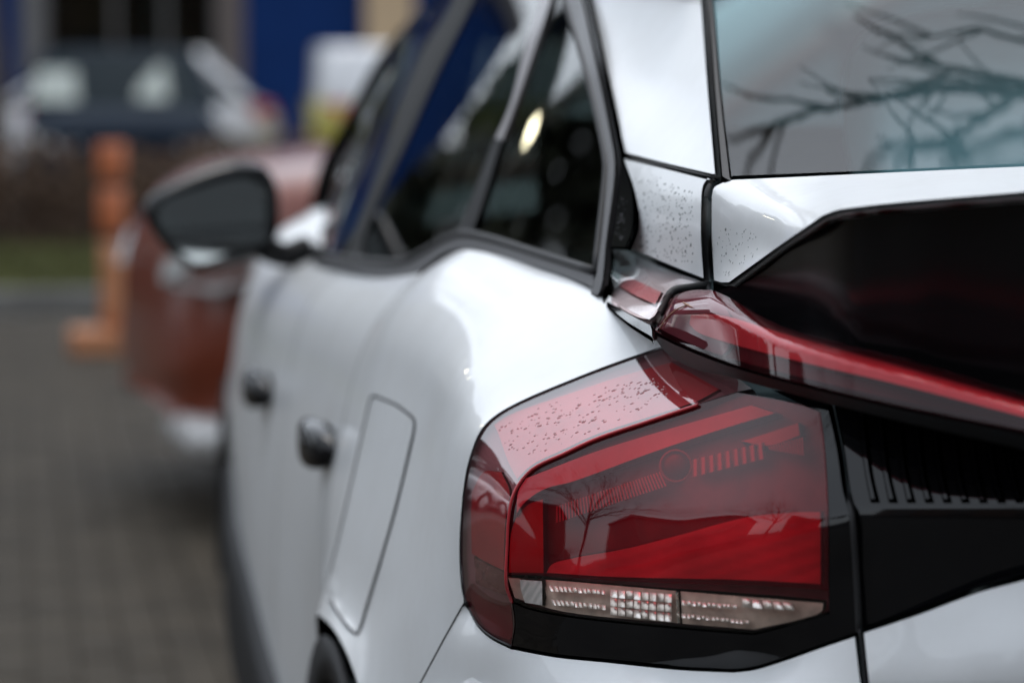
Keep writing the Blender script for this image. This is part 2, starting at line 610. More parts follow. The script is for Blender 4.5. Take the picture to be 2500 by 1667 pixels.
cladding(-1.30, 1.60, 3.2, 6.0)
bpart('column', -1.12, -.84, 0, 3.2, -.15, .2, 'grey_col')
bpart('column', 1.30, 1.60, 0, 3.2, -.05, .2, 'brown_col')
bpart('column', 3.10, 3.70, 0, 6.0, -.20, .3, 'beige')
bpart('plinth', -.84, 1.30, 0, .4, 0, .2, 'brown_col')
fr = bpart('shop_window', -.84, 1.30, 3.0, 3.2, 0, .16, 'frame')
for x in (-.84, .0, .62, 1.24):
    boxes('mullion', [((x + .03, .06, 1.7), (.06, .08, 2.6))], 'frame', fr)
for a, b in ((-.78, .0), (.06, .62), (.68, 1.24)):
    boxes('pane', [(((a + b) / 2, .08, 1.7), (b - a, .012, 2.6))], 'glass_clear', fr)
bpart('shop_floor_room', -.9, 1.4, 0, 3.0, 1.6, 1.7, 'shop_dark')
for x0, x1, z0, z1, m in ((-.55, .18, .6, 2.3, 'shop_brown'), (.28, .45, .4, 2.6, 'shop_dark'), (.5, .78, .4, 2.6, 'shop_grey'), (.85, 1.2, .9, 1.75, 'shop_brown')):
    bpart('display_shelf', x0, x1, z0, z1, .9, 1.4, m)
bpart('roof_edge', -5.4, 24.2, 6.0, 6.3, -.2, .6, 'grey_col')
bpart('roof', -5.2, 24, 5.9, 6.02, .3, 20, 'grey_col')

# ---- hedge behind the verge: brown winter twigs and leaves
M['twig'] = principled('hedge_twig', (0.075, 0.045, 0.028), 0.9, noise=.3)
M['dead_leaf'] = principled('hedge_leaf', (0.105, 0.055, 0.026), 0.8, noise=.5, nscale=1.2)
hd = empty('hedge', (0, 19.4, .09), 0, 'clipped brown winter hedge between the grass strip and the car park', 'hedge')
V, F = [], []
W_, F2 = [], []
for i in range(9000):
    x, y = rg.uniform(-4, 5), rg.uniform(-.5, .5)
    z = rg.uniform(.03, .70 + .05 * math.sin(x * 3.1) + .03 * math.sin(x * 11))
    s = rg.uniform(.02, .05)
    a, e = rg.uniform(0, 6.28), rg.uniform(-.8, .8)
    u = Vector((math.cos(a), math.sin(a), e)).normalized() * s
    v = u.cross(Vector((rg.uniform(-1, 1), rg.uniform(-1, 1), rg.uniform(-1, 1)))).normalized() * s * .6
    b = len(V); c = Vector((x, y, z))
    V += [c - u, c + v, c + u, c - v]
    F.append([b, b + 1, b + 2, b + 3])
for i in range(1400):
    x, y = rg.uniform(-4, 5), rg.uniform(-.45, .45)
    p = Vector((x, y, 0)); q = p + Vector((rg.uniform(-.2, .2), rg.uniform(-.15, .15), rg.uniform(.5, .82)))
    b = len(W_)
    d = Vector((.008, 0, 0)); e = Vector((0, .008, 0))
    W_ += [p - d, p + d, p + e, q]
    F2 += [[b, b + 1, b + 3], [b + 1, b + 2, b + 3], [b + 2, b, b + 3]]
tag(mesh('foliage', V, F, 'dead_leaf', hd, False), kind='stuff')
tag(mesh('stems', W_, F2, 'twig', hd, False), kind='stuff')

# ---- bare trees
M['bark'] = principled('bark', (0.07, 0.055, 0.042), 0.9, noise=.35, nscale=12, bump=.5, bscale=40)
def seg_tube(V, F, pts, rads, sides=5):
    b0 = len(V)
    a = None
    for i, p in enumerate(pts):
        d = (pts[min(i+1, len(pts)-1)] - pts[max(i-1, 0)]).normalized()
        a = d.orthogonal().normalized() if a is None else (a - d * a.dot(d)).normalized()
        b = d.cross(a)
        for s in range(sides):
            th = 2 * math.pi * s / sides
            V.append(p + (a * math.cos(th) + b * math.sin(th)) * rads[i])
    for i in range(len(pts) - 1):
        for s in range(sides):
            F.append([b0 + i*sides + s, b0 + i*sides + (s+1) % sides, b0 + (i+1)*sides + (s+1) % sides, b0 + (i+1)*sides + s])
def grow(V, F, p, d, L, r, depth, rg):
    pts, rads = [p.copy()], [r]
    n = 5
    q, dd = p.copy(), d.copy()
    kids = []
    for i in range(n):
        dd = (dd + Vector((rg.uniform(-.22, .22), rg.uniform(-.22, .22), rg.uniform(-.06, .16)))).normalized()
        q = q + dd * (L / n)
        pts.append(q.copy()); rads.append(r * (1 - .62 * (i + 1) / n))
        if depth > 0 and i >= 1:
            for _ in range(1 if depth > 1 else 2):
                kids.append((q.copy(), dd.copy(), rads[-1], i))
    seg_tube(V, F, pts, rads, 6 if depth > 2 else (4 if depth > 0 else 3))
    if depth > 0:
        for kp, kd, kr, i in kids + [(q, dd, rads[-1], n)]:
            ax = kd.orthogonal().normalized()
            ax.rotate(Matrix.Rotation(rg.uniform(0, 6.28), 3, kd))
            nd = (kd * math.cos(.75) + ax * math.sin(.75) * rg.uniform(.7, 1.2) + Vector((0, 0, .12))).normalized()
            grow(V, F, kp, nd, L * rg.uniform(.48, .7), kr * .66, depth - 1, rg)
def bare_tree(loc, H, seed, label, depth=4, r=.16, group='bare trees standing round the car park'):
    rg = random.Random(seed)
    t = empty('bare_tree', loc, 0, label, 'tree', group)
    V, F = [], []
    trunk = [Vector((0, 0, -.1)), Vector((.03, 0, H * .12)), Vector((rg.uniform(-.1, .1), rg.uniform(-.1, .1), H * .3)), Vector((rg.uniform(-.2, .2), rg.uniform(-.2, .2), H * .45))]
    seg_tube(V, F, trunk, [r * 1.25, r, r * .85, r * .7], 9)
    mesh('trunk', V, F, 'bark', t)
    V, F = [], []
    for k in range(6):
        a = 2 * math.pi * k / 6 + rg.uniform(-.4, .4)
        up = rg.uniform(.5, 1.3)
        z0 = trunk[2].lerp(trunk[3], k / 5)
        grow(V, F, z0, Vector((math.cos(a), math.sin(a), up)).normalized(), H * rg.uniform(.34, .46), r * .5, depth - 1, rg)
    grow(V, F, trunk[3], Vector((0, 0, 1)), H * .4, r * .6, depth - 1, rg)
    mesh('crown', V, F, 'bark', t)
    return t
def copy_tree(t, loc, rz, s, label):
    c = t.copy(); COL.objects.link(c)
    c.location = loc; c.rotation_euler = (0, 0, rz); c.scale = (s, s, s); c['label'] = label
    for ch in t.children:
        d = ch.copy(); COL.objects.link(d); d.parent = c
    return c
t1 = bare_tree((-2.6, -9.5, 0), 8.0, 5, 'bare tree behind the camera, seen as a reflection in the red lens', 4, .17)
t2 = bare_tree((2.4, -11.5, 0), 9.5, 8, 'bare forked tree behind the camera, seen reflected in the light bar', 4, .2)
copy_tree(t1, (5.5, -14, 0), 2.1, 1.2, 'bare tree behind the camera to the right, outside the picture')
copy_tree(t2, (-7.5, -15, 0), 1.2, 1.1, 'bare tree behind the camera to the left, outside the picture')
copy_tree(t2, (-17.0, 1.5, 0), 3.2, .95, 'bare tree beside the lane left of the car, outside the picture')
copy_tree(t1, (-12.5, 13.0, 0), 4.4, 1.1, 'bare tree further along the lane on the left, outside the picture')
tt = bare_tree((-1.40, 22.6, 0), 8.0, 21, 'dark tree trunk at the left edge in front of the grey column', 3, .11)

# a tree beside the car on the right; one low bough hangs over the rear window
ot = empty('overhanging_tree', (2.9, .5, 0), 0, 'bare tree right of the white car, its low bough mirrored in the rear window', 'tree')
def loc(L):
    return [Vector(p) - Vector((2.9, .5, 0)) for p in L]
V, F = [], []
seg_tube(V, F, loc([(2.9, .5, -.1), (2.88, .52, .6), (2.82, .55, 1.5), (2.75, .5, 2.6), (2.7, .45, 3.6)]), [.15, .12, .105, .09, .07], 10)
mesh('trunk', V, F, 'bark', ot)
V, F = [], []
BOUGH = [
 ([(2.82,.55,1.5),(2.3,.62,1.78),(1.5,.72,1.80),(.7,.78,1.71),(.2,.79,1.65),(-.10,.79,1.625),(-.223,.799,1.625),(-.255,.814,1.637),(-.29,.829,1.642),(-.32,.832,1.642),(-.37,.828,1.638),(-.43,.831,1.632),(-.48,.835,1.623),(-.519,.824,1.61),(-.559,.78,1.579)], (.03, .020, .015, .011, .009, .0075, .0065, .006, .0058, .0056, .0052, .0048, .0045, .004, .003)),
 ([(-.519,.824,1.61),(-.554,.819,1.6),(-.574,.817,1.594)], (.004, .003, .002)),
 ([(-.455,.837,1.629),(-.495,.866,1.633),(-.534,.899,1.642),(-.552,.931,1.654)], (.0035, .003, .0024, .0015)),
 ([(-.4,.831,1.637),(-.44,.856,1.639),(-.449,.879,1.646)], (.003, .0026, .0015)),
 ([(.7,.78,1.71),(.2,.82,1.675),(-.215,.816,1.634),(-.231,.827,1.642),(-.257,.854,1.656),(-.281,.874,1.663),(-.307,.913,1.676),(-.321,.955,1.691),(-.361,1.022,1.715)], (.009, .006, .0052, .005, .0048, .0044, .004, .0034, .002)),
 ([(-.251,.805,1.633),(-.288,.763,1.61),(-.326,.74,1.595),(-.361,.728,1.586),(-.411,.69,1.56)], (.0046, .0042, .0038, .0032, .002)),
 ([(.2,.79,1.65),(-.1,.75,1.60),(-.252,.744,1.594),(-.273,.735,1.594),(-.309,.715,1.581),(-.356,.688,1.562)], (.006, .005, .0042, .004, .0034, .002)),
 ([(-.309,.715,1.581),(-.32,.699,1.569),(-.333,.681,1.557)], (.003, .0024, .0015)),
 ([(.7,.78,1.71),(.2,.88,1.70),(-.165,.921,1.687),(-.198,.925,1.691),(-.224,.949,1.701),(-.253,.953,1.7),(-.288,.946,1.692)], (.009, .005, .004, .0036, .0032, .0026, .0016)),
 ([(-.24,.807,1.632),(-.251,.827,1.644),(-.274,.845,1.651),(-.296,.856,1.654),(-.324,.854,1.65),(-.386,.876,1.652)], (.003, .003, .0028, .0026, .0022, .0014)),
 ([(-.328,.724,1.585),(-.366,.731,1.588),(-.393,.742,1.594),(-.412,.753,1.598)], (.003, .0026, .002, .0012)),
]
BOUGH = [(l, [r * .62 if i > 3 or len(q) < 14 else r for i, r in enumerate(q)]) for l, q in BOUGH]
rb = random.Random(4)
for L_, R_ in BOUGH:
    Q = [Vector(q) for q in cr([tuple(v) for v in loc(L_)], 4)]
    rr = [float(np.interp(i / (len(Q) - 1), np.linspace(0, 1, len(R_)), R_)) * rb.uniform(.85, 1.2) for i in range(len(Q))]
    Q = [q + Vector((rb.uniform(-1, 1), rb.uniform(-1, 1), rb.uniform(-1, 1))) * .0012 for q in Q]
    seg_tube(V, F, Q, rr, 6)
for L_, R_ in BOUGH:
    Q = [Vector(q) for q in cr([tuple(v) for v in loc(L_)], 4)]
    for q0, q1 in zip(Q[:-1], Q[1:]):
        if q0.x + 2.9 > .1 or rb.random() < .80: continue
        d = (q1 - q0).normalized()
        sd_ = Vector((rb.uniform(-.6, .2), rb.uniform(-.8, .8), rb.uniform(-.3, .5)))
        tip = q1 + (d * .7 + sd_).normalized() * rb.uniform(.04, .12)
        md = q1.lerp(tip, .5) + Vector((rb.uniform(-1, 1), rb.uniform(-1, 1), rb.uniform(-1, 1))) * .008
        seg_tube(V, F, [q1, md, tip], [.0016, .0012, .0006], 5)
mesh('low_bough', V, F, 'bark', ot)
V, F = [], []
for k in range(6):
    a = 2 * math.pi * k / 6 + .3
    grow(V, F, Vector((-.17, -.03, 2.6 + .18 * k)), Vector((math.cos(a), math.sin(a), 1.1)).normalized(), 1.9, .05, 3, rb)
mesh('crown', V, F, 'bark', ot)

# ---- plain buildings on the left, and one added behind the camera to block sky
M['grey_wall'] = principled('grey_wall', (0.16, 0.155, 0.15), 0.8, noise=.12, nscale=1)
M['brick_wall'] = principled('brick_wall', (0.12, 0.075, 0.055), 0.85, noise=.2, nscale=2)
M['dark_pane'] = principled('dark_pane', (0.03, 0.04, 0.05), 0.08, coat=.5)
def hall(loc, L, H, D, rz, wall, label, nwin):
    b = empty('hall_building', loc, rz, label, 'building')
    boxes('wall', [((0, D / 2, H / 2), (L, D, H))], wall, b)
    boxes('roof_edge', [((0, D / 2, H + .12), (L + .4, D + .4, .24))], 'grey_col', b)
    for i in range(nwin):
        x = -L / 2 + L * (i + .5) / nwin
        for z in ((1.6,) if H < 5 else (1.6, 4.6)):
            w_ = boxes('window', [((x, -.03, z), (1.5, .08, 1.3))], 'frame', b)
            boxes('pane', [((x, -.075, z), (1.36, .02, 1.16))], 'dark_pane', w_)
    return b
hall((3, -15, 0), 46, 6.5, 10, math.pi, 'brick_wall', 'brick hall behind the camera, outside the picture', 12)  # added out of view: cuts sky light and darkens reflections on the car's rear

hall((-15, 8.5, 0), 7, 4.6, 8, math.pi / 2, 'grey_wall', 'low grey hall left of the lane, outside the picture', 3)
hall((-14, -5, 0), 8, 4.2, 8, math.pi / 2, 'brick_wall', 'low brick hall left of the camera, outside the picture', 3)
# unseen evergreens added left of the shop to darken the side glass reflections
M['needle'] = principled('needle_foliage', (0.030, 0.034, 0.016), 0.8, noise=.5, nscale=.8)
def evergreen(loc, H, R0, seed, label):
    rg = random.Random(seed)
    t = empty('added_evergreen_tree', loc, 0, label, 'tree', 'evergreens added left of the shop to darken the side glass')
    tube('trunk', [(0, 0, -.1), (0, 0, H * .4), (0, 0, H * .9)], [.18, .14, .05], 'bark', t, 8, 3)
    V, F = [], []
    for i in range(4200):
        z = H * (.06 + .94 * rg.random() ** 1.2)
        a = rg.uniform(0, 6.28)
        r = R0 * (1 - z / H) ** .5 * (.5 + .5 * rg.random() ** .5) * (1 + .2 * math.sin(z * 4 + a * 3))
        c = Vector((r * math.cos(a), r * math.sin(a), z))
        u = Vector((math.cos(a), math.sin(a), rg.uniform(-.6, .1))).normalized() * rg.uniform(.14, .30)
        v = u.cross(Vector((rg.uniform(-1, 1), rg.uniform(-1, 1), 1))).normalized() * rg.uniform(.07, .13)
        b = len(V)
        V += [c - u, c + v, c + u, c - v]
        F.append([b, b + 1, b + 2, b + 3])
    tag(mesh('crown', V, F, 'needle', t, False), kind='stuff')
for k, (x, y, h_) in enumerate(((-3.9, 17.6, 4.3), (-5.3, 16.8, 4.7), (-6.9, 16.4, 4.2), (-8.6, 15.4, 4.8), (-10.4, 14.2, 4.5))):
    evergreen((x, y, 0), h_, 1.7, 40 + k, ('added dark evergreen nearest the kerb left of the lane, outside the picture', 'second added dark evergreen from the lane, outside the picture', 'third added dark evergreen from the lane, outside the picture', 'fourth added dark evergreen from the lane, outside the picture', 'farthest added dark evergreen from the lane, outside the picture')[k])
# ------------------------------------------------------------------ the white car
car = empty('parked_car', (0, 0, 0), 0, 'white hatchback with black and red tail lamp, nearest to the camera', 'car')

# where the lamp meets the body, as (x, y, depth) seen in the frame
CREASE = [(1250,1470,.262),(1238,1436,.255),(1235,1403,.25),(1238,1330,.25),(1241,1270,.25),(1249,1220,.25),(1263,1187,.25),(1299,1145,.245),(1376,1107,.23),(1454,1071,.215),(1570,1032,.19),(1703,988,.155),(1800,958,.125)]
TOPE = [(1189,1034,.395),(1217,1011,.395),(1253,990,.393),(1304,966,.388),(1381,934,.380),(1483,894,.365),(1610,850,.345),(1660,835,.335)]
LEFTE = [(1189,1034,.395),(1169,1062,.393),(1154,1100,.392),(1142,1141,.39),(1133,1197,.39),(1129,1240,.39),(1124,1316,.39),(1125,1393,.388),(1132,1452,.382),(1146,1487,.37),(1166,1523,.345),(1197,1551,.315),(1248,1577,.28)]
BOTE = [(1248,1577,.28),(1355,1597,.225),(1483,1610,.175),(1560,1617,.148),(1660,1628,.115),(1739,1632,.092),(1790,1634,.078),(1841,1628,.062),(1917,1605,.037),(2006,1574,.006),(2090,1546,-.018)]
RIGHTE = [(2022,990,.030),(2045,1095,.010),(2060,1197,-.009),(2074,1250,-.019),(2085,1400,-.016),(2093,1545,-.0135)]

YR = [0.39, 0.5, 0.75, 1.0, 1.08, 1.25]
FEND = [
 [(-.69,1.07)] * 9,
 [(-.715,1.105),(-.750,1.087),(-.800,1.056),(-.835,1.022),(-.850,.985),(-.861,.935),(-.868,.89),(-.875,.83),(-.885,.62)],
 [(-.735,1.113),(-.765,1.101),(-.805,1.073),(-.833,1.032),(-.848,.982),(-.866,.915),(-.882,.85),(-.898,.775),(-.915,.742)],
 [(-.757,1.114),(-.780,1.101),(-.813,1.071),(-.838,1.031),(-.853,.982),(-.870,.915),(-.886,.85),(-.903,.775),(-.918,.738)],
 [(-.763,1.108),(-.785,1.094),(-.815,1.065),(-.839,1.026),(-.854,.978),(-.870,.912),(-.886,.845),(-.901,.77),(-.914,.72)],
 [(-.778,1.074),(-.798,1.057),(-.822,1.030),(-.842,.995),(-.857,.950),(-.870,.89),(-.884,.82),(-.890,.75),(-.890,.60)],
]
YD = [1.25, 1.6, 2.0, 2.5, 2.95]
DOOR = [
 FEND[5],
 [(-.783,1.052),(-.81,1.03),(-.832,1.0),(-.848,.96),(-.858,.91),(-.868,.85),(-.876,.77),(-.88,.66),(-.88,.46)],
 [(-.782,1.032),(-.81,1.012),(-.835,.98),(-.85,.94),(-.86,.89),(-.868,.83),(-.876,.75),(-.881,.64),(-.882,.475)],
 [(-.77,1.010),(-.80,.992),(-.828,.962),(-.848,.92),(-.86,.87),(-.868,.81),(-.875,.74),(-.88,.65),(-.878,.53)],
 [(-.738,1.000),(-.785,.985),(-.82,.955),(-.842,.912),(-.853,.862),(-.861,.80),(-.866,.73),(-.869,.65),(-.866,.555)],
]
YF = [2.95, 3.35, 3.7, 4.0, 4.18]
FRONT = [
 DOOR[4],
 [(-.70,1.042),(-.758,1.012),(-.796,.962),(-.818,.905),(-.832,.855),(-.840,.80),(-.846,.74),(-.850,.69),(-.850,.67)],
 [(-.65,1.015),(-.712,.98),(-.752,.93),(-.775,.87),(-.790,.82),(-.805,.77),(-.815,.72),(-.823,.68),(-.825,.67)],
 [(-.54,.93),(-.61,.90),(-.65,.86),(-.68,.81),(-.70,.76),(-.715,.71),(-.725,.65),(-.73,.58),(-.73,.45)],
 [(-.38,.86),(-.44,.83),(-.48,.79),(-.51,.74),(-.53,.69),(-.54,.63),(-.55,.57),(-.55,.50),(-.54,.40)],
]
def rows3(Ys, S):
    return [[(x, y, z) for x, z in r] for y, r in zip(Ys, S)]
mirror_x = lambda p: (-p[0], p[1], p[2])
EDGE = [at(*q) for q in ((1670,832,.33),(1483,893,.365),(1304,965,.388),(1217,1010,.395),(1168,1061,.393),(1132,1197,.39),(1123,1316,.39),(1131,1452,.382))]
EDGE = [tuple(q) for q in EDGE] + [(-.852, .40, .60)]
frows = [EDGE] + rows3(YR, FEND)[1:]
fender = loft('rear_fender', frows, 'white_paint', car, nu=7, nv=6)
loft('rear_fender', frows, 'white_paint', car, nu=3, nv=3, xf=mirror_x)
# the shut line between fender and door is a real 5 mm gap
YD_rear = [1.255, 1.6, 2.0]
rear_door = loft('rear_door', rows3(YD_rear, DOOR[:3]), 'white_paint', car, nu=6, nv=6)
front_door = loft('front_door', rows3([2.006, 2.5, 2.95], DOOR[2:]), 'white_paint', car, nu=6, nv=6)
front_fender = loft('front_fender', rows3([2.956] + YF[1:], FRONT), 'white_paint', car, nu=6, nv=6)
for nm, ys, s in (('rear_door', YD_rear, DOOR[:3]), ('front_door', [2.006, 2.5, 2.95], DOOR[2:]), ('front_fender', [2.956] + YF[1:], FRONT)):
    loft(nm, rows3(ys, s), 'white_paint', car, nu=3, nv=3, xf=mirror_x)
# dark inner shell behind the shut lines
def shell_row(y, s):
    return [(x + 0.02, y, z - 0.004) for x, z in s]
for xf in (None, mirror_x):
    loft('inner_shell', [shell_row(y, s) for y, s in zip(YR[1:] + YD[1:] + YF[1:], FEND[1:] + DOOR[1:] + FRONT[1:])], 'gap', car, nu=2, nv=2, xf=xf)
# wheel arch trims, wheels, sill
def arch(name, yc, sgn, dx=0.0):
    V, F = [], []
    n = 24
    for i in range(n + 1):
        a = math.pi * (i / n) * 1.06 - 0.03 * math.pi
        for rr, xx in ((0.392, 0.913), (0.396, 0.921), (0.352, 0.918), (0.348, 0.86), (0.345, 0.62)):
            V.append((sgn * (xx - dx), yc + rr * math.cos(a), 0.34 + rr * math.sin(a)))
    for i in range(n):
        for k in range(4):
            F.append([i*5+k, i*5+k+1, (i+1)*5+k+1, (i+1)*5+k])
    return mesh(name, V, F, 'plastic_black', car)
def wheel(yc, sgn):
    w_ = mesh_ring('wheel', yc, sgn)
    return w_
def mesh_ring(name, yc, sgn, dx=0.0):
    prof = [(0.20, 0.70), (0.30, 0.69), (0.335, 0.72), (0.343, 0.79), (0.335, 0.86), (0.30, 0.885), (0.235, 0.88)]
    V, F = [], []
    n = 36
    for i in range(n):
        a = 2 * math.pi * i / n
        for rr, xx in prof:
            V.append((sgn * (xx - dx), yc + rr * math.cos(a), 0.343 + rr * math.sin(a)))
    k = len(prof)
    for i in range(n):
        for j in range(k - 1):
            F.append([i*k+j, i*k+j+1, ((i+1) % n)*k+j+1, ((i+1) % n)*k+j])
    tyre = mesh(name, V, F, 'rubber', car)
    V, F = [], []
    for s in range(5):
        a0 = 2 * math.pi * s / 5
        for da, r0 in ((-.22, .05), (.22, .05), (.12, .235), (-.12, .235)):
            for xx in (0.855, 0.83):
                V.append((sgn * (xx - dx), yc + r0 * math.cos(a0 + da), 0.343 + r0 * math.sin(a0 + da)))
        b = s * 8
        F += [[b, b+2, b+4, b+6], [b+1, b+7, b+5, b+3], [b, b+1, b+3, b+2], [b+2, b+3, b+5, b+4], [b+4, b+5, b+7, b+6], [b+6, b+7, b+1, b]]
    mesh('rim', V, F, 'chrome', tyre, smooth=False)
    return tyre
for sgn in (-1, 1):
    arch('wheel_arch_trim', 0.87, sgn)
    arch('wheel_arch_trim', 3.54, sgn, .085)
    mesh_ring('wheel', 0.87, sgn)
    mesh_ring('wheel', 3.54, sgn, .085)
    rows = []
    for y, z0, x0 in ((1.24, .58, -.885), (1.6, .465, -.885), (2.0, .48, -.887), (2.5, .535, -.880), (2.95, .56, -.868), (3.2, .62, -.852)):
        rows.append([(x0 + 0.01, y, z0 + .004), (x0 - .012, y, z0 - .008), (x0 - .017, y, z0 - .05), (x0 - .012, y, .33), (x0 + .03, y, .25), (x0 + .2, y, .2)])
    loft('sill_cladding', rows, 'plastic_black', car, nu=4, nv=3, xf=(None if sgn < 0 else mirror_x))
boxes('floor_pan', [((0, 2.2, .24), (1.5, 3.5, .06))], 'plastic_black', car)

# bonnet, roof, windscreen: sheets across the car
def across(name, edge, crown, mat, n=10, parent=car):
    """edge: points on the left, mirrored to the right, crown raises the middle"""
    E = cr(edge, 5)
    V, F = [], []
    for (x, y, z), cw in zip(E, np.interp(np.linspace(0, 1, len(E)), np.linspace(0, 1, len(crown)), crown)):
        for k in range(n + 1):
            s = 1 - 2 * k / n
            V.append((x * s, y - 0.0, z + cw * (1 - s * s)))
    for i in range(len(E) - 1):
        for k in range(n):
            F.append([i*(n+1)+k, i*(n+1)+k+1, (i+1)*(n+1)+k+1, (i+1)*(n+1)+k])
    return mesh(name, V, F, mat, parent)
across('bonnet', [(-.735,2.96,1.012),(-.703,3.35,1.046),(-.653,3.7,1.019),(-.555,4.0,.935),(-.395,4.18,.865)], [.07,.07,.07,.06,.04], 'white_paint')
across('front_bumper', [(-.40,4.18,.858),(-.58,4.2,.62),(-.60,4.2,.45),(-.58,4.15,.22)], [0,0,0,0], 'white_paint')
across('windscreen', [(-.725,2.93,1.02),(-.68,2.65,1.15),(-.63,2.38,1.28),(-.575,2.1,1.40)], [.06,.06,.06,.06], 'glass_clear')
across('roof', [(-.60,2.12,1.412),(-.636,1.8,1.432),(-.640,1.4,1.430),(-.622,1.0,1.410),(-.600,.74,1.384)], [.06,.07,.07,.06,.03], 'white_paint')
for sg in (-1, 1):
    tube('roof_rail', [(sg*.598,2.14,1.408),(sg*.636,1.8,1.426),(sg*.642,1.4,1.424),(sg*.624,1.0,1.414),(sg*.600,.72,1.390)], .009, 'white_paint', car, 8, 5)

# ---- side glass: a curved, inward leaning sheet
GB = [(.2,-.705),(.3,-.715),(.52,-.731),(.75,-.748),(1.03,-.768),(1.29,-.774),(1.8,-.778),(2.3,-.762),(2.7,-.732),(3.0,-.70),(3.5,-.62),(4.2,-.5)]
def gx(Y, z):
    return float(np.interp(Y, [g[0] for g in GB], [g[1] for g in GB])) + 0.42 * (z - 1.08)
_gbY = np.linspace(.2, 4.2, 200)
_gbX = np.interp(_gbY, [g[0] for g in GB], [g[1] for g in GB])
_k = np.hanning(31); _k /= _k.sum()
_gbX = np.convolve(np.pad(_gbX, 15, mode='edge'), _k, 'valid')
def glass_y(px, py):
    d = ray(px, py)
    lo, hi = 0.15, 4.1
    def g(Y):
        p = CAM + d * ((Y - CAM.y) / d.y)
        return p.x - (float(np.interp(Y, _gbY, _gbX)) + 0.42 * (p.z - 1.08))
    for _ in range(40):
        mid = 0.5 * (lo + hi)
        if g(mid) > 0: hi = mid
        else: lo = mid
    return 0.5 * (lo + hi)
def sidepanel(name, outline, mat, out=0.0, parent=car, step=20, t=.004, roll=.001):
    return panel(name, outline, lambda a, b: glass_y(a, b) - out, mat, parent, step=step, r=2.5, t=t, roll=roll)

sidepanel('front_side_window', path([(1085,-60),(1060,10),(925,190),(838,350),(790,480),(770,600)], [(770,600),(800,640),(1010,675)], [(1010,675),(1020,560),(1100,330),(1200,-60)], [(1200,-60),(1085,-60)]), 'glass_side', -0.012)
sidepanel('rear_side_window', path([(1130,-60),(1040,220),(960,420),(865,600)], [(865,600),(860,655),(1000,690)], [(1000,690),(1120,620),(1150,560),(1230,300),(1345,-60)], [(1345,-60),(1130,-60)]), 'glass_side', -0.008)
sidepanel('quarter_window', path([(1320,-60),(1245,260),(1200,350),(1118,590)], [(1118,590),(1280,650),(1470,700)], [(1470,700),(1495,420),(1460,210),(1400,-60)], [(1400,-60),(1320,-60)]), 'glass_side', -0.008)
# pillars and mouldings
sidepanel('windscreen_pillar', path([(1068,-50),(1040,0),(925,138),(851,275),(778,413),(750,560),(745,620)], [(745,620),(785,640)], [(785,640),(800,520),(822,420),(885,285),(960,145),(1066,0),(1095,-50)], [(1095,-50),(1068,-50)]), 'gloss_black', 0.008)
sidepanel('door_pillar', path([(1125,-50),(1104,0),(1040,110),(994,207),(920,413),(848,600)], [(848,600),(838,640),(888,650)], [(888,650),(890,590),(939,459),(985,367),(1067,184),(1159,0),(1180,-50)], [(1180,-50),(1125,-50)]), 'plastic_black', 0.004)
sidepanel('door_pillar_strip', path([(1130,-50),(1116,0),(1055,115),(1008,207),(932,413),(868,610)], [(868,610),(876,612)], [(876,612),(945,413),(1024,207),(1070,115),(1130,0),(1146,-50)], [(1146,-50),(1130,-50)]), 'gap', 0.010)
sidepanel('window_divider', path([(1331,-50),(1315,0),(1275,130),(1242,257),(1205,340)], [(1205,340),(1228,345)], [(1228,345),(1267,239),(1305,130),(1347,0),(1363,-50)], [(1363,-50),(1331,-50)]), 'divider', 0.012)
sidepanel('window_divider_base', path([(1205,335),(1140,500),(1095,600)], [(1095,600),(1140,600)], [(1140,600),(1172,520),(1229,335)], [(1229,335),(1205,335)]), 'plastic_black', 0.010)
sidepanel('rear_window_moulding', path([(1358,-60),(1380,0),(1398,60),(1435,184),(1472,345),(1481,400),(1480,430),(1468,560),(1454,668)], [(1454,668),(1444,690),(1440,716)], [(1440,716),(1458,722),(1470,700),(1482,590),(1502,430),(1502,385),(1492,325),(1453,138),(1423,0),(1408,-60)], [(1408,-60),(1358,-60)]), 'trim', 0.013)
sidepanel('rear_window_moulding_gap', path([(1404,-60),(1420,0),(1450,138),(1489,325),(1499,385),(1499,430),(1479,590),(1462,712)], [(1462,712),(1474,745)], [(1474,745),(1484,604)], [(1484,604),(1528,606)], [(1528,606),(1545,560),(1545,470),(1522,390),(1508,330),(1465,130),(1435,0),(1420,-60)], [(1420,-60),(1404,-60)]), 'gloss_black', 0.002)
bm_out = path([(760,622),(838,632),(930,642),(985,640),(1030,618),(1085,586),(1129,572),(1200,586),(1300,617),(1453,664)], [(1453,664),(1456,712)], [(1456,712),(1380,680),(1290,652),(1200,624),(1132,613),(1090,622),(1045,655),(1003,686),(930,684),(838,664),(750,648)], [(750,648),(760,622)])
def belt_y(px, py):
    return glass_y(px, py) - 0.014
panel('belt_moulding', bm_out, belt_y, 'trim', car, step=14, r=6, t=.012, roll=.006)
tube('belt_seal', [at(p[0], p[1], glass_y(*p) - .012) for p in [(770,622),(838,630),(930,640),(985,638),(1030,616),(1085,584),(1129,571),(1200,584),(1300,615),(1450,662)]], .0045, 'gap', car)
tube('window_seal', [at(p[0], p[1], glass_y(*p) - .008) for p in [(1453,664),(1479,430),(1480,398),(1434,184),(1396,55),(1365,-50)]], .0035, 'gap', car)

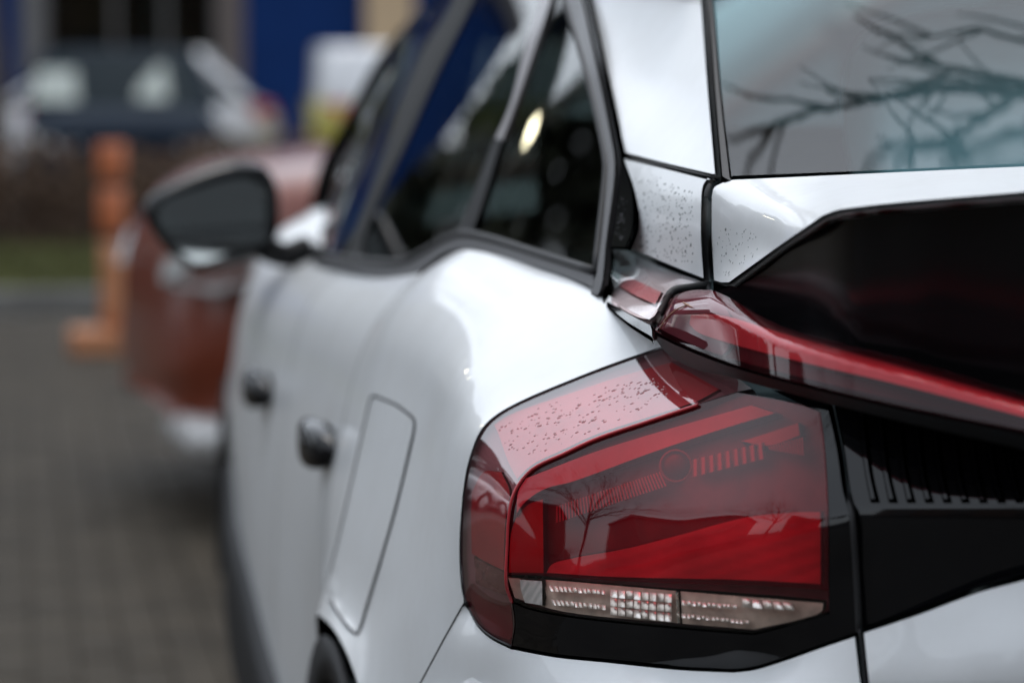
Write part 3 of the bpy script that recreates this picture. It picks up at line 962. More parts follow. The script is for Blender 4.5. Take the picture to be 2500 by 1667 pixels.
# ---- rear quarter panels
YA = tps([(1430,0,1.02),(1453,115,.90),(1480,220,.78),(1508,349,.655),(1517,379,.63),(1715,0,.70),(1732,215,.52),(1751,426,.34),(1580,200,.735),(1410,-60,1.10),(1712,-60,.75),(1640,405,.475)])
panel('rear_pillar_panel', path([(1410,-60),(1430,0),(1453,115),(1480,220),(1506,340)], [(1506,340),(1509,360),(1520,376)], [(1520,376),(1620,402),(1740,430)], [(1740,430),(1749,428),(1750,420)], [(1750,420),(1732,215),(1716,0),(1712,-60)], [(1712,-60),(1410,-60)]), YA, 'white_paint', car, r=5, roll=.002)
YB = tps([(1508,385,.625),(1534,478,.55),(1522,600,.55),(1483,591,.60),(1732,473,.33),(1725,689,.325),(1747,438,.335),(1630,520,.42),(1640,655,.42),(1560,640,.50),(1625,415,.47)])
panel('lower_pillar_panel', path([(1512,380),(1620,406),(1735,435)], [(1735,435),(1722,455),(1718,478)], [(1718,478),(1717,580),(1724,688)], [(1724,688),(1634,652),(1528,606)], [(1528,606),(1530,540),(1534,478)], [(1534,478),(1520,450),(1509,405),(1508,388)], [(1508,386),(1512,380)]), YB, 'white_paint', car, r=6, roll=.003)
# rubber gap round the tailgate
seam('tailgate_gap', [(1722,0,.71),(1731,110,.62),(1740,215,.53),(1750,330,.43),(1757,432,.345)], .0035, car, deeper=.01)
seam('tailgate_gap', [(1752,438,.35),(1735,455,.345),(1727,480,.34),(1725,570,.335),(1731,690,.33),(1734,720,.32)], .0032, car, deeper=.006)
seam('tailgate_gap', [(1596,825,.285),(1592,800,.295),(1612,762,.305),(1640,712,.32),(1680,702,.325),(1735,695,.33)], .0032, car, deeper=.006)
seam('pillar_gap', [(1508,360,.67),(1520,379,.64),(1620,405,.49),(1748,434,.345)], .0010, car, deeper=.004)

# ---- rear window and its seal
YG = tps([(1780,433,.32),(1739,0,.72),(2500,404,.25),(2500,0,.62),(2120,200,.47),(2700,396,.22),(2700,0,.60),(1730,-80,.80),(2700,-80,.68)])
rw_ = panel('rear_window', path([(1727,-80),(1741,0),(1757,215),(1782,434)], [(1782,434),(2167,419),(2500,404),(2760,396)], [(2760,396),(2760,-80)], [(2760,-80),(1727,-80)]), YG, 'glass_rear', car, step=30, r=4)
panel('rear_window_seal', path([(1712,-80),(1726,0),(1742,215),(1760,432)], [(1760,432),(1772,440),(1800,452)], [(1800,452),(1785,432)], [(1785,432),(1760,215),(1742,0),(1729,-80)], [(1729,-80),(1712,-80)]), lambda a, b: YG(a, b) - .006, 'gap', car, step=14, r=4, roll=.003)

# ---- spoiler
YS = tps([(1780,433,.32),(2167,418,.25),(2500,404,.20),(2760,393,.17),(2067,514,-.05),(2500,474,-.11),(2760,452,-.13),(1760,442,.325),(1785,449,.30),(1900,478,.16),(2010,516,.0),(1790,435,.31)])
YSL = tps([(1742,460,.325),(1734,500,.325),(1739,689,.315),(1755,443,.328),(2010,531,-.01),(1780,695,.21),(1890,620,.10),(1900,480,.155),(1830,560,.20),(2067,514,-.05)])
YSP = tps([(1780,433,.32),(2167,418,.25),(2500,404,.20),(2760,393,.17),(2500,474,-.11),(2760,452,-.13),(2250,494,-.085),(1790,435,.31),(2000,428,.285),
           (1742,460,.325),(1734,500,.325),(1739,689,.315),(2010,531,-.01),(1781,694,.21),(1890,620,.10),(1900,500,.15),(1830,560,.20),(2060,514,-.05),(1800,470,.27),(1850,465,.235),(2000,500,.06),(2100,470,.07),(2300,450,.04)], 6e-4)
sp = panel('spoiler', path([(1764,441),(1780,436),(1800,434)], [(1800,434),(2167,417),(2500,402),(2760,394)], [(2760,394),(2760,453)], [(2760,453),(2500,474),(2200,499),(2090,511),(2045,518),(2010,531)], [(2010,531),(1900,608),(1781,694)], [(1781,694),(1760,694),(1739,688)], [(1739,688),(1733,580),(1733,478)], [(1733,478),(1740,455),(1764,441)]), YSP, 'white_paint', car, step=12, r=5, roll=.002)
# glossy black rear panel and small lower window under the spoiler
BF = [(1540,.36),(1593,.29),(1641,.245),(1700,.18),(1785,.09),(1904,.0),(2072,-.07),(2215,-.105),(2500,-.15),(2760,-.18),(2900,-.195)]
BTOP = [(1597,800),(1641,719),(1737,704),(1775,720),(1904,792),(2072,840),(2215,873),(2500,962),(2760,1040)]
BBOT = [(1597,808),(1680,849),(1785,889),(1928,929),(2168,986),(2500,1053),(2760,1108)]
BTRIM = [(1594,822),(1613,850),(1641,874),(1700,905),(1766,919),(2014,986),(2263,1047),(2500,1100),(2760,1160)]
def table(L, sm=25.0):
    xs = np.arange(1500, 2900, 5.0)
    ys = np.interp(xs, [q[0] for q in L], [q[1] for q in L])
    k = np.hanning(int(2 * sm) + 1 if sm > 1 else 3); k /= k.sum()
    h = len(k) // 2
    ys = np.convolve(np.pad(ys, h, mode='reflect', reflect_type='odd'), k, 'valid')
    return lambda x: float(np.interp(x, xs, ys))
bar_f, bar_t, bar_b, bar_tr = table(BF), table(BTOP, 3), table(BBOT, 3), table(BTRIM, 3)
def YL(px, py):
    """light bar: an upright band following the corner of the tailgate, its top edge rolled forward"""
    t0, b0 = bar_t(px), bar_b(px)
    v = (py - t0) / max(b0 - t0, 12.0)
    return bar_f(px) - .016 * v + .07 * max(0.0, 1 - max(v, -.3) / .40) ** 2.0
UT = [(1740,704),(1781,698),(1900,610),(2010,533),(2067,515),(2500,475),(2760,454)]
UTY = [(1740,.27),(1781,.225),(1900,.118),(2010,.018),(2067,-.025),(2250,-.07),(2500,-.095),(2760,-.118)]
ut, uty = table(UT, 3), table(UTY, 15)
def YU(px, py):
    t0, b0 = ut(px), bar_t(px)
    v = min(max((py - t0) / max(b0 - t0, 15.0), 0), 1)
    yb = uty(px) + .045 * min(1, (b0 - t0) / 250.0)
    vv = (py - t0) / max(b0 - t0, 15.0)
    return uty(px) * (1 - vv) + yb * vv
lw_ = panel('lower_rear_window', path([(1781,696),(1900,610),(2010,533)], [(2010,533),(2035,521),(2067,515)], [(2067,515),(2500,475),(2760,454)], [(2760,454),(2760,1075)], [(2760,1075),(2500,1000),(2215,910),(2072,872),(1904,815),(1785,745)], [(1785,745),(1750,712),(1781,696)]), YU, 'satin_black', car, step=22, r=3)

# ---- light bar under the spoiler
bar = panel('light_bar', path([(1597,806),(1612,768),(1645,717)], [(1645,717),(1690,708),(1737,704)], [(1737,704),(1775,720),(1904,792),(2072,840),(2215,873),(2500,962),(2760,1040)], [(2760,1040),(2760,1108)], [(2760,1108),(2500,1053),(2168,986),(1928,929),(1785,889),(1680,849),(1597,806)]), YL, 'lens_smoke', car, step=13, r=3, t=.003)
lh_ = panel('light_bar_housing', path([(1600,800),(1645,722),(1737,708),(1904,798),(2215,880),(2760,1045)], [(2760,1045),(2760,1100),(2168,980),(1785,884),(1600,800)]), YL, 'bar_maroon', bar, step=24, r=2, back=.030)
panel('light_bar_end', path([(1604,800),(1648,724),(1720,712),(1770,745),(1790,800),(1765,868),(1680,842),(1604,800)]), YL, 'lamp_grey', bar, step=20, r=2, back=.022)
lg_ = panel('light_guide', path([(1684,766),(1747,764),(1904,808),(2120,870),(2500,977),(2760,1052)], [(2760,1052),(2760,1088)], [(2760,1088),(2500,1020),(2168,935),(1976,891),(1785,842),(1700,812),(1680,792)], [(1680,792),(1684,768)]), YL, 'lamp_guide', bar, step=14, r=3, back=.007)
lt_ = panel('light_bar_lower_trim', path([(1594,812),(1680,853),(1785,893),(1928,933),(2168,990),(2500,1057),(2760,1112)], [(2760,1112),(2760,1160)], [(2760,1160),(2500,1100),(2263,1047),(2014,986),(1766,919)], [(1766,919),(1700,905),(1641,876),(1613,850),(1594,822)], [(1594,822),(1594,812)]),
      lambda a, b: bar_f(a) - .018 + .06 * min(max((b - bar_b(a)) / max(bar_tr(a) - bar_b(a), 10), 0), 1.2), 'plastic_black', bar, step=14, r=3)
# fixed end piece of the light bar, on the body
YC = tps([(1483,591,.60),(1495,637,.585),(1488,733,.475),(1586,785,.262),(1641,706,.325),(1725,690,.33),(1545,625,.53),(1634,660,.44),(1520,660,.54),(1600,690,.405),(1530,755,.375)])
endp = panel('light_bar_corner', path([(1483,591),(1500,597),(1528,608)], [(1528,608),(1634,655),(1722,688)], [(1722,688),(1680,696),(1641,705)], [(1641,705),(1612,750),(1586,785)], [(1586,785),(1530,757),(1490,735)], [(1490,735),(1489,690),(1495,640)], [(1495,640),(1488,615),(1483,591)]), YC, 'lens_corner', car, step=14, r=3, t=.003)
panel('corner_housing', path([(1487,597),(1528,611),(1634,658),(1715,690),(1641,702),(1588,780),(1494,732),(1498,640),(1487,597)]), YC, 'lamp_white', endp, step=20, r=2, back=.030)
panel('corner_reflector', path([(1512,664),(1617,712)], [(1617,712),(1600,745)], [(1600,745),(1555,725),(1510,700)], [(1510,700),(1512,664)]), YC, 'lamp_pink', endp, step=14, r=2, back=.018)
panel('corner_trim', path([(1481,600),(1491,640),(1486,735)], [(1486,735),(1530,761),(1590,792)], [(1590,792),(1594,806),(1596,828)], [(1596,828),(1530,788),(1478,745)], [(1478,745),(1474,690),(1480,600)], [(1480,600),(1481,600)]), lambda a, b: YC(min(a, 1590), b) + .004, 'gloss_black', endp, step=14, r=3)

# ---- tail lamp
YO = tps(CREASE[:-1] + TOPE + LEFTE[1:] + [(1190,1200,.325),(1180,1350,.325),(1190,1450,.32),(1210,1520,.31)], 4e-3)
YI = tps(CREASE + BOTE + RIGHTE + [(1262,1540,.262),(1410,1352,.195),(1653,1303,.105),(1819,1260,.045),(1950,1246,.005),(1500,1480,.160),(1750,1480,.072),(1950,1480,.01),(1355,1540,.215),(1600,1560,.125),(1800,1570,.062)], 6e-3)
lamp = panel('tail_lamp', path(LEFTE[::-1], TOPE[:-1], [(1610,850,0),(1700,880,0),(1800,925,0),(1800,958,0)], CREASE[::-1], [(1250,1470,0),(1256,1520,0),(1248,1577,0)]), YO, 'lens_pink', car, step=13, t=0)
lamp.name = 'tail_lamp'
lens = panel('red_lens', path(CREASE[2:], [(1800,958),(1900,975),(2000,1003)], [(2000,1003),(2012,1100),(2020,1242),(2022,1440)], [(2022,1440),(1841,1428),(1653,1424),(1487,1416),(1327,1404),(1235,1403)]), YI, 'lens_red', lamp, step=13, t=0)
panel('clear_lens', path([(1235,1403),(1327,1404),(1487,1416),(1653,1424),(1841,1428),(2022,1440)], [(2022,1440),(2020,1495),(1900,1530),(1841,1545)], [(1841,1545),(1653,1530),(1376,1500),(1290,1482),(1250,1466)], [(1250,1466),(1238,1436),(1235,1403)]), YI, 'lens_clear', lamp, step=13, t=0)
# opaque black surround of the lamp
panel('lamp_surround', path([(1248,1577,0),(1256,1525,0),(1250,1468,0)], [(1250,1468),(1290,1484),(1376,1502),(1653,1532),(1841,1547)], [(1841,1547),(1900,1532),(2022,1496)], [(2022,1496),(2020,1242),(2012,1100),(2000,1004)], [(2000,1004),(1960,988),(1880,950)], [(1880,950),(1950,960),(2022,985)], RIGHTE, BOTE[::-1]), lambda a, b: YI(a, b) - .0006, 'gloss_black', lamp, step=13, r=2.5)
panel('lamp_surround', path(LEFTE[8:], [(1248,1577),(1254,1530),(1250,1470)], [(1250,1470),(1225,1475),(1190,1462),(1160,1440),(1145,1425)], [(1145,1425),(1132,1452)]), lambda a, b: YO(a, b) - .0006, 'lens_smoke', lamp, step=13, r=2.5)
seam('lamp_rim', [(p[0], p[1], p[2] - .002) for p in LEFTE[::-1] + TOPE[1:]], .0009, lamp, 'gap')
seam('lens_edge', [(p[0], p[1], p[2] - .0025) for p in CREASE[:-1]], .0013, lamp, 'lamp_red')
# inner parts behind the lens
panel('lamp_housing', path(LEFTE[:-1:][::-1], TOPE, [(1660,835),(1800,920),(1840,950)], [(1840,950),(1800,958)], CREASE[::-1], [(1250,1470),(1248,1560),(1197,1545)]), lambda a, b: YO(a, b) + .018, 'lamp_margin', lamp, step=26, r=2)
panel('lamp_housing', path(CREASE[1:], [(1800,958),(2015,995)], [(2015,995),(2080,1530)], [(2080,1530),(1800,1610),(1483,1590),(1262,1560)], [(1262,1560),(1238,1436)]), lambda a, b: YI(a, b) + .032, 'lamp_dark', lamp, step=26, r=2)
panel('upper_reflector', path([(1204,1035),(1240,1012),(1310,985),(1400,955),(1520,915),(1640,882)], [(1640,882),(1760,950)], [(1760,950),(1703,980),(1570,1024),(1454,1063),(1376,1099),(1300,1136),(1262,1172)], [(1262,1172),(1240,1130),(1215,1060),(1204,1035)]), lambda a, b: YO(a, b) + .012, 'lamp_shelf', lamp, step=18, r=2)
panel('side_reflector', path([(1150,1200),(1180,1150),(1225,1150)], [(1225,1150),(1246,1200),(1236,1270),(1231,1395)], [(1231,1395),(1190,1375),(1150,1352)], [(1150,1352),(1148,1270),(1150,1200)]), lambda a, b: YO(a, b) + .012, 'lamp_red', lamp, step=18, r=2)
panel('side_marker', path([(1155,1357),(1185,1372),(1232,1395)], [(1232,1395),(1238,1455)], [(1238,1455),(1195,1440),(1160,1425)], [(1160,1425),(1155,1357)]), lambda a, b: YO(a, b) + .010, 'chrome', lamp, step=9, r=2, rough_fn=lambda a, b: .003 * math.sin(a * .21) * math.cos(b * .13))
panel('upper_light_guide', path([(1282,1165),(1454,1099),(1653,1038),(1835,986)], [(1835,986),(1902,1008)], [(1902,1008),(1763,1050),(1598,1105),(1398,1178),(1330,1196),(1283,1228),(1258,1262)], [(1258,1262),(1262,1200),(1282,1165)]), lambda a, b: YI(a, b) + .014, 'lamp_white', lamp, step=14, r=3)
panel('lower_reflector', path([(1410,1356),(1530,1335),(1653,1304),(1819,1260),(1930,1247),(2006,1246)], [(2006,1246),(2006,1428)], [(2006,1428),(1819,1418),(1487,1410),(1330,1400)], [(1330,1400),(1345,1375),(1410,1356)]), lambda a, b: YI(a, b) + .016, 'lamp_white', lamp, step=16, r=3, rough_fn=lambda a, b: .0004 * math.sin(a * .05 + b * .16))
panel('side_wall', path([(1257,1266),(1284,1232),(1327,1215)], [(1327,1215),(1329,1400)], [(1329,1400),(1240,1399)], [(1240,1399),(1246,1300),(1257,1266)]), lambda a, b: YI(a, b) + .018, 'lamp_red', lamp, step=16, r=2)
# fluted strips: prisms side by side
def flutes(name, q, n, mat, back, amp):
    """q: corners tl, tr, br, bl in the frame; n upright prisms between them"""
    V, F = [], []
    tl, tr, br, bl = [np.array(c, float) for c in q]
    for i in range(n):
        b = len(V)
        for s, dz in ((i / n, 0), ((i + .18) / n, -amp), ((i + .55) / n, -amp), ((i + .8) / n, 0)):
            for a_, b_ in ((tl, tr), (bl, br)):
                p = a_ + (b_ - a_) * s
                V.append(at(p[0], p[1], YI(p[0], p[1]) + back + dz))
        F += [[b, b+1, b+3, b+2], [b+2, b+3, b+5, b+4], [b+4, b+5, b+7, b+6]]
    o = mesh(name, V, F, mat, lamp, smooth=False)
    tag(o, kind='stuff')
    return o
flutes('fluted_strip', [(1357,1236),(1614,1150),(1630,1185),(1357,1276)], 36, 'lamp_flute', .020, .006)
flutes('fluted_strip', [(1690,1122),(1868,1078),(1872,1118),(1690,1164)], 9, 'lamp_flute', .020, .006)
flutes('fluted_strip', [(1874,1090),(1962,1066),(1964,1112),(1880,1098)], 14, 'lamp_flute', .018, .004)
panel('upper_corner_reflector', path([(1806,1077),(1950,1030)], [(1950,1030),(1955,1064)], [(1955,1064),(1872,1090),(1806,1077)]), lambda a, b: YI(a, b) + .020, 'lamp_red', lamp, step=16, r=2)
cc = at(1650, 1137, YI(1650, 1137) + .022)
def disc(name, c, r0, r1, mat, parent, dome=0.0):
    V, F = [], []
    n = 28
    nrm = (CAM - c).normalized()
    u = nrm.cross(Vector((0, 0, 1))).normalized(); v = nrm.cross(u)
    rings = [(r0, 0), (r0, .004 + dome), (r1, .004 + dome), (r1, 0)] if r1 > 0 else [(r0, 0), (r0 * .8, .003 + dome * .6), (r0 * .4, .004 + dome), (1e-4, .004 + dome * 1.1)]
    for i in range(n):
        a = 2 * math.pi * i / n
        for rr, h in rings:
            V.append(c + (u * math.cos(a) + v * math.sin(a)) * rr + nrm * h)
    k = len(rings)
    for i in range(n):
        for j in range(k - 1):
            F.append([i*k+j, i*k+j+1, ((i+1) % n)*k+j+1, ((i+1) % n)*k+j])
    return mesh(name, V, F, mat, parent)
disc('bulb_ring', cc, .0128, .0112, 'lamp_flute', lamp)
disc('bulb', cc, .0105, 0, 'lamp_dark', lamp, .003)
# reversing light strip: white end block, chrome facets, divider
panel('reversing_block', path([(1267,1412),(1325,1416)], [(1325,1416),(1326,1479)], [(1326,1479),(1280,1472)], [(1280,1472),(1270,1440),(1267,1412)]), lambda a, b: YI(a, b) + .005, 'lamp_white', lamp, step=8, r=2, rough_fn=lambda a, b: .0005 * math.sin(a * .3 + b * .2))
panel('reversing_tray', path([(1238,1408),(1327,1412),(1653,1440),(2012,1470)], [(2012,1470),(2006,1494),(1841,1538)], [(1841,1538),(1653,1522),(1376,1494),(1255,1460)], [(1255,1460),(1238,1408)]), lambda a, b: YI(a, b) + .011, 'lamp_bronze', lamp, step=18, r=2)
def facets(name, q, n, m, mat, back, amp, seed):
    """rows of small curved reflector cells"""
    rg = random.Random(seed)
    V, F = [], []
    tl, tr, br, bl = [np.array(c, float) for c in q]
    for j in range(m):
        for i in range(n):
            b = len(V)
            jit = rg.uniform(-.9, .9)
            tilt = rg.uniform(.8, 2.6)
            for vv in (0, .45, .9):
                for uu in (0, .3, .6, .88):
                    s, t_ = (i + uu) / n, (j + vv) / m
                    p = (tl + (tr - tl) * s) * (1 - t_) + (bl + (br - bl) * s) * t_
                    hump = math.sin(math.pi * uu / .88) * .6 + math.sin(math.pi * vv / .9) * .6 + jit * (uu - .4) + tilt * vv + rg.uniform(-.1, .1)
                    V.append(at(p[0], p[1], YI(p[0], p[1]) + back - amp * hump))
            for a_ in range(2):
                for c_ in range(3):
                    k = b + a_ * 4 + c_
                    F.append([k, k + 1, k + 5, k + 4])
    o = mesh(name, V, F, mat, lamp)
    tag(o, kind='stuff')
    return o
facets('reflector_cells', [(1340,1428),(1480,1440),(1480,1452),(1345,1444)], 12, 1, 'lamp_silver', .007, .003, 1)
facets('reflector_cells', [(1345,1462),(1480,1476),(1480,1490),(1350,1478)], 12, 1, 'lamp_silver', .007, .003, 5)
facets('reflector_cells', [(1490,1438),(1642,1450),(1642,1520),(1490,1502)], 8, 3, 'lamp_silver', .007, .003, 2)
facets('reflector_cells', [(1664,1464),(1800,1476),(1800,1488),(1664,1478)], 11, 1, 'lamp_silver', .007, .003, 3)
facets('reflector_cells', [(1664,1496),(1830,1514),(1830,1524),(1664,1508)], 14, 1, 'lamp_silver', .007, .003, 6)
facets('reflector_cells', [(1812,1460),(1935,1472),(1945,1492),(1812,1484)], 5, 1, 'lamp_silver', .007, .004, 4)
panel('strip_divider', path([(1646,1442),(1657,1443)], [(1657,1443),(1662,1524)], [(1662,1524),(1652,1523)], [(1652,1523),(1646,1442)]), lambda a, b: YI(a, b) + .008, 'chrome', lamp, step=8, r=2.5, roll=.003)

# ---- black tailgate panel with ribs, white tailgate, bumper
def YH(px, py):
    yc = -.020 - .0001765 * (px - 2084) + .00000006 * (px - 2084) ** 2
    k = 10.0
    up = .00015 * (1240 - py)
    dn = .00002 * (py - 1240)
    m = max(up, dn)
    return yc + m + math.log(math.exp((up - m) * 400) + math.exp((dn - m) * 400)) / 400
def groove(px, py):
    return 0.0
hp = panel('tailgate_black_panel', path([(2034,985),(2058,1095),(2073,1197),(2086,1250),(2098,1400),(2106,1533)], [(2106,1533),(2242,1490),(2389,1436),(2500,1406),(2760,1330)], [(2760,1330),(2760,1140)], [(2760,1140),(2500,1085),(2263,1030),(2034,985)]), YH, 'gloss_black', car, step=15, r=4, roll=.002)
seam('tailgate_gap', [(2026,980,.045),(2050,1095,.018),(2066,1197,-.006),(2080,1250,-.03),(2091,1400,-.03),(2098,1540,-.03)], .0026, car, deeper=.008)
seam('tailgate_gap', [(2098,1535,-.03),(2106,1590,-.035),(2113,1667,-.04),(2130,1800,-.05)], .0010, car, deeper=.004)
for i in range(14):
    x0 = 2088 + 44.5 * i
    xt, xb = x0, x0 + 34
    yt = 975 + .232 * (x0 - 2088)
    yb = 1222
    L = [(xt, yt), (xt + 9, yt + .35 * (yb - yt)), (xt + 20, yt + .7 * (yb - yt)), (xb, yb)]
    Rr = [(xb + 20, yb), (xt + 38, yt + .7 * (yb - yt)), (xt + 28, yt + .35 * (yb - yt)), (xt + 21, yt)]
    panel('rib', path(L, [L[-1], Rr[0]], Rr, [Rr[-1], L[0]]), lambda a, b: YH(a, b) - .005, 'gloss_black', hp, step=12, r=5, t=.004, roll=.003)
YJ = tps([(2106,1535,-.036),(2242,1492,-.07),(2500,1408,-.105),(2760,1330,-.14),(2118,1667,-.05),(2300,1667,-.095),(2500,1667,-.13),(2760,1667,-.16),(2140,1900,-.02),(2500,1900,-.09),(2760,1900,-.12),(2500,1540,-.125),(2300,1560,-.088)])
tg_ = panel('tailgate', path([(2104,1541),(2242,1495),(2389,1441),(2500,1411),(2760,1334)], [(2760,1334),(2760,1960)], [(2760,1960),(2150,1960)], [(2150,1960),(2117,1667),(2104,1541)]), YJ, 'white_paint', car, step=22, r=5, roll=.003)
YK = tps([(1132,1470,.368),(1100,1530,.385),(1027,1667,.435)] + [(p[0], p[1] + 4, p[2]) for p in LEFTE[9:] + BOTE[1:]] + [(2110,1667,-.035),(1300,1667,.24),(1600,1667,.11),(1900,1667,.02),(940,1850,.47),(1180,1667,.33),(1170,1850,.32),(1300,1900,.21),(1600,1900,.07),(1900,1900,-.02),(2140,1900,-.07)])
panel('rear_bumper', path([(1134,1472),(1148,1489),(1168,1525),(1198,1554),(1248,1580)], [(1248,1580),(1355,1600),(1483,1613),(1660,1631),(1790,1637)], [(1790,1637),(1841,1631),(1917,1608),(2006,1577),(2090,1549)], [(2090,1549),(2104,1667),(2140,1960)], [(2140,1960),(1060,1960)], [(1060,1960),(920,1900)], [(920,1900),(1029,1669),(1101,1533),(1134,1472)]), YK, 'white_paint', car, step=18, r=4, roll=.002)
seam('bumper_gap', [(1134,1470,.372),(1100,1530,.39),(1026,1667,.44),(950,1810,.47)], .0008, car, deeper=.004)
# lower rear end below the frame: bumper skin wraps round the tail, dark valance under it
PLAN = [(-.875,.46),(-.868,.36),(-.842,.24),(-.79,.135),(-.70,.045),(-.56,-.03),(-.36,-.085),(-.15,-.11),(0,-.115)]
PLAN = PLAN + [(-x, y) for x, y in PLAN[-2::-1]]
def belt(name, levels, mat):
    rows = []
    for z, dx, dy in levels:
        rows.append([(x * (1 + dx), y + dy * (1 if y < .3 else 0), z) for x, y in PLAN])
    R = [cr(r, 3) for r in rows]
    b = len(R[0])
    V = [q for r in R for q in r]
    F = [[i*b+j, i*b+j+1, (i+1)*b+j+1, (i+1)*b+j] for i in range(len(R)-1) for j in range(b-1)]
    return mesh(name, V, F, mat, car)
belt('lower_bumper', [(.80,-.012,.02),(.76,.004,-.004),(.70,.008,-.012),(.62,.008,-.012),(.55,.0,.0)], 'white_paint')
belt('rear_valance', [(.556,-.006,.006),(.50,.004,-.012),(.40,.0,-.008),(.30,-.03,.03),(.24,-.06,.10)], 'plastic_black')
# ---- fuel flap: sits in the fender, following its surface
pts = []
for v in fender.data.vertices:
    d = v.co - CAM
    zc = d.dot(FW)
    px, py = 1250 + FPX * d.dot(RT) / zc, 833.5 - FPX * d.dot(UP) / zc
    if 740 < px < 1100 and 900 < py < 1640 and .55 < v.co.y < 1.2:
        pts.append((px, py, v.co.y))
YFL = tps(pts[::max(1, len(pts) // 170)], 1e-6)
fl_out = path([(918,966),(965,985),(1000,1010)], [(1000,1010),(1013,1025),(1012,1055)], [(1012,1055),(965,1250),(882,1530)], [(882,1530),(872,1549),(858,1540)], [(858,1540),(825,1500),(795,1440)], [(795,1440),(840,1250),(900,985)], [(900,985),(907,966),(918,966)])
panel('fuel_flap', fl_out, lambda a, b: YFL(a, b) - .006, 'white_paint', car, step=14, r=5, t=.004, roll=.0012)
seam('fuel_flap_gap', [(p[0], p[1], YFL(p[0], p[1])) for p in fl_out[::3] + fl_out[:1]], .0006, car, deeper=-.004)

# ---- door handles
def handle(c, door, L=.18):
    V, F = [], []
    n, m = 16, 14
    for i in range(n + 1):
        s = i / n
        y = c[1] - L / 2 + L * s
        e = math.sin(math.pi * min(max(s, .0), 1)) ** .35 if 0 < s < 1 else .02
        lift = .018 * math.sin(math.pi * s) ** .5 if 0 < s < 1 else 0
        for k in range(m):
            a = 2 * math.pi * k / m
            V.append((c[0] - lift + (.017 * e) * math.copysign(abs(math.cos(a)) ** .6, math.cos(a)), y, c[2] + .027 * e * math.copysign(abs(math.sin(a)) ** .6, math.sin(a)) + .004 * s))
    for i in range(n):
        for k in range(m):
            F.append([i*m+k, i*m+(k+1) % m, (i+1)*m+(k+1) % m, (i+1)*m+k])
    mesh('door_handle', V, F, 'gloss_black', door)
    V, F = [], []
    for i in range(9):
        for k in range(16):
            a = 2 * math.pi * k / 16
            rr = i / 8
            V.append((c[0] + .008 - .012 * rr ** 4 , c[1] + .075 * rr * math.cos(a), c[2] + .026 * rr * math.sin(a)))
    for i in range(8):
        for k in range(16):
            F.append([i*16+k, i*16+(k+1) % 16, (i+1)*16+(k+1) % 16, (i+1)*16+k])
    mesh('handle_recess', V, F, 'plastic_black', door)
handle((-.872, 1.36, .872), rear_door)
handle((-.870, 2.27, .842), front_door)

# ---- door mirror
mir = empty('door_mirror', (0, 0, 0))
mir.parent = car
MO = [(392,492),(440,470),(504,450),(578,431),(626,436),(655,466),(662,510),(658,575),(625,604),(560,625),(479,643),(440,618),(405,580),(378,528)]
MB = [(360,486),(430,443),(500,412),(575,392),(640,402),(675,450),(682,515),(674,585),(640,622),(560,645),(475,656),(425,628),(385,585),(352,525)]
MC = [(400,500),(450,465),(510,436),(575,420),(620,428),(645,465),(650,515),(645,565),(615,595),(555,612),(490,622),(450,602),(420,572),(395,530)]
def ringpts(L, Y):
    Q = cr(L, 4, closed=True)
    return [at(p[0], p[1], Y + (p[0] - 520) * .00035) for p in Q]
R0, R1, R2, R3 = ringpts(MO, 2.60), ringpts(MO, 2.585), ringpts(MB, 2.62), ringpts(MB, 2.68)
R4 = ringpts(MC, 2.76)
n = len(R0)
ctr = sum(R4, Vector()) / n + Vector((0, .03, 0))
V = R0 + R1 + R2 + R3 + R4 + [ctr]
F = [[a*n+i, a*n+(i+1) % n, (a+1)*n+(i+1) % n, (a+1)*n+i] for a in range(4) for i in range(n)] + [[4*n+i, 4*n+(i+1) % n, 5*n] for i in range(n)]
mesh('mirror_housing', V, F, 'gloss_black', mir)
g0 = ringpts([(520 + (x - 520) * .97, 535 + (y - 535) * .97) for x, y in MO], 2.592)
cg = sum(g0, Vector()) / n
mesh('mirror_glass', g0 + [cg], [[i, (i+1) % n, n] for i in range(n)], 'mirror', mir, smooth=False)
tube('mirror_arm', [at(640, 600, 2.66), at(690, 622, 2.68), at(748, 612, 2.70)], [.022, .020, .026], 'plastic_black', mir)
panel('mirror_base', path([(735,560),(760,560),(790,640)], [(790,640),(715,640),(700,622),(735,560)]), lambda a, b: glass_y(a, b) - .02, 'plastic_black', mir, step=16, t=.01)

# ---- cabin seen through the windows
boxes('parcel_shelf', [((0, .95, 1.0), (1.36, .85, .03))], 'interior', car, .008)
def seat(x, y, w_):
    s = empty('seat', (x, y, .45)); s.parent = car
    boxes('seat_back', [((0, 0, .28), (w_, .14, .60))], 'interior', s, .05)
    boxes('seat_cushion', [((0, .28, -.03), (w_, .5, .16))], 'interior', s, .05)
    boxes('head_rest', [((0, .0, .70), (.26, .09, .17))], 'interior', s, .035)
for x in (-.38, .38):
    seat(x, 2.05, .48)
    seat(x, 1.30, .50)
rs = empty('rear_seat_back', (0, 1.0, 1.0)); rs.parent = car
o_ = [(-.30,.02),(-.345,.10),(-.362,.20),(-.352,.28),(-.32,.335),(-.24,.362),(-.08,.372),(.12,.36),(.24,.33),(.28,.25),(.27,.10),(.24,.02)]
Q_ = cr(o_, 5)
n_ = len(Q_)
ln = lambda z: -.20 + .75 * (z - .02)
V = [(x, ln(z) - .045, z) for x, z in Q_] + [(x * .96, ln(.02 + (z - .02) * .95) - .065, .02 + (z - .02) * .95) for x, z in Q_] + [(x, ln(z) + .05, z) for x, z in Q_]
F = [[i, i + 1, n_ + i + 1, n_ + i] for i in range(n_ - 1)] + [[i + 1, i, 2 * n_ + i, 2 * n_ + i + 1] for i in range(n_ - 1)] + [list(range(n_, 2 * n_))]
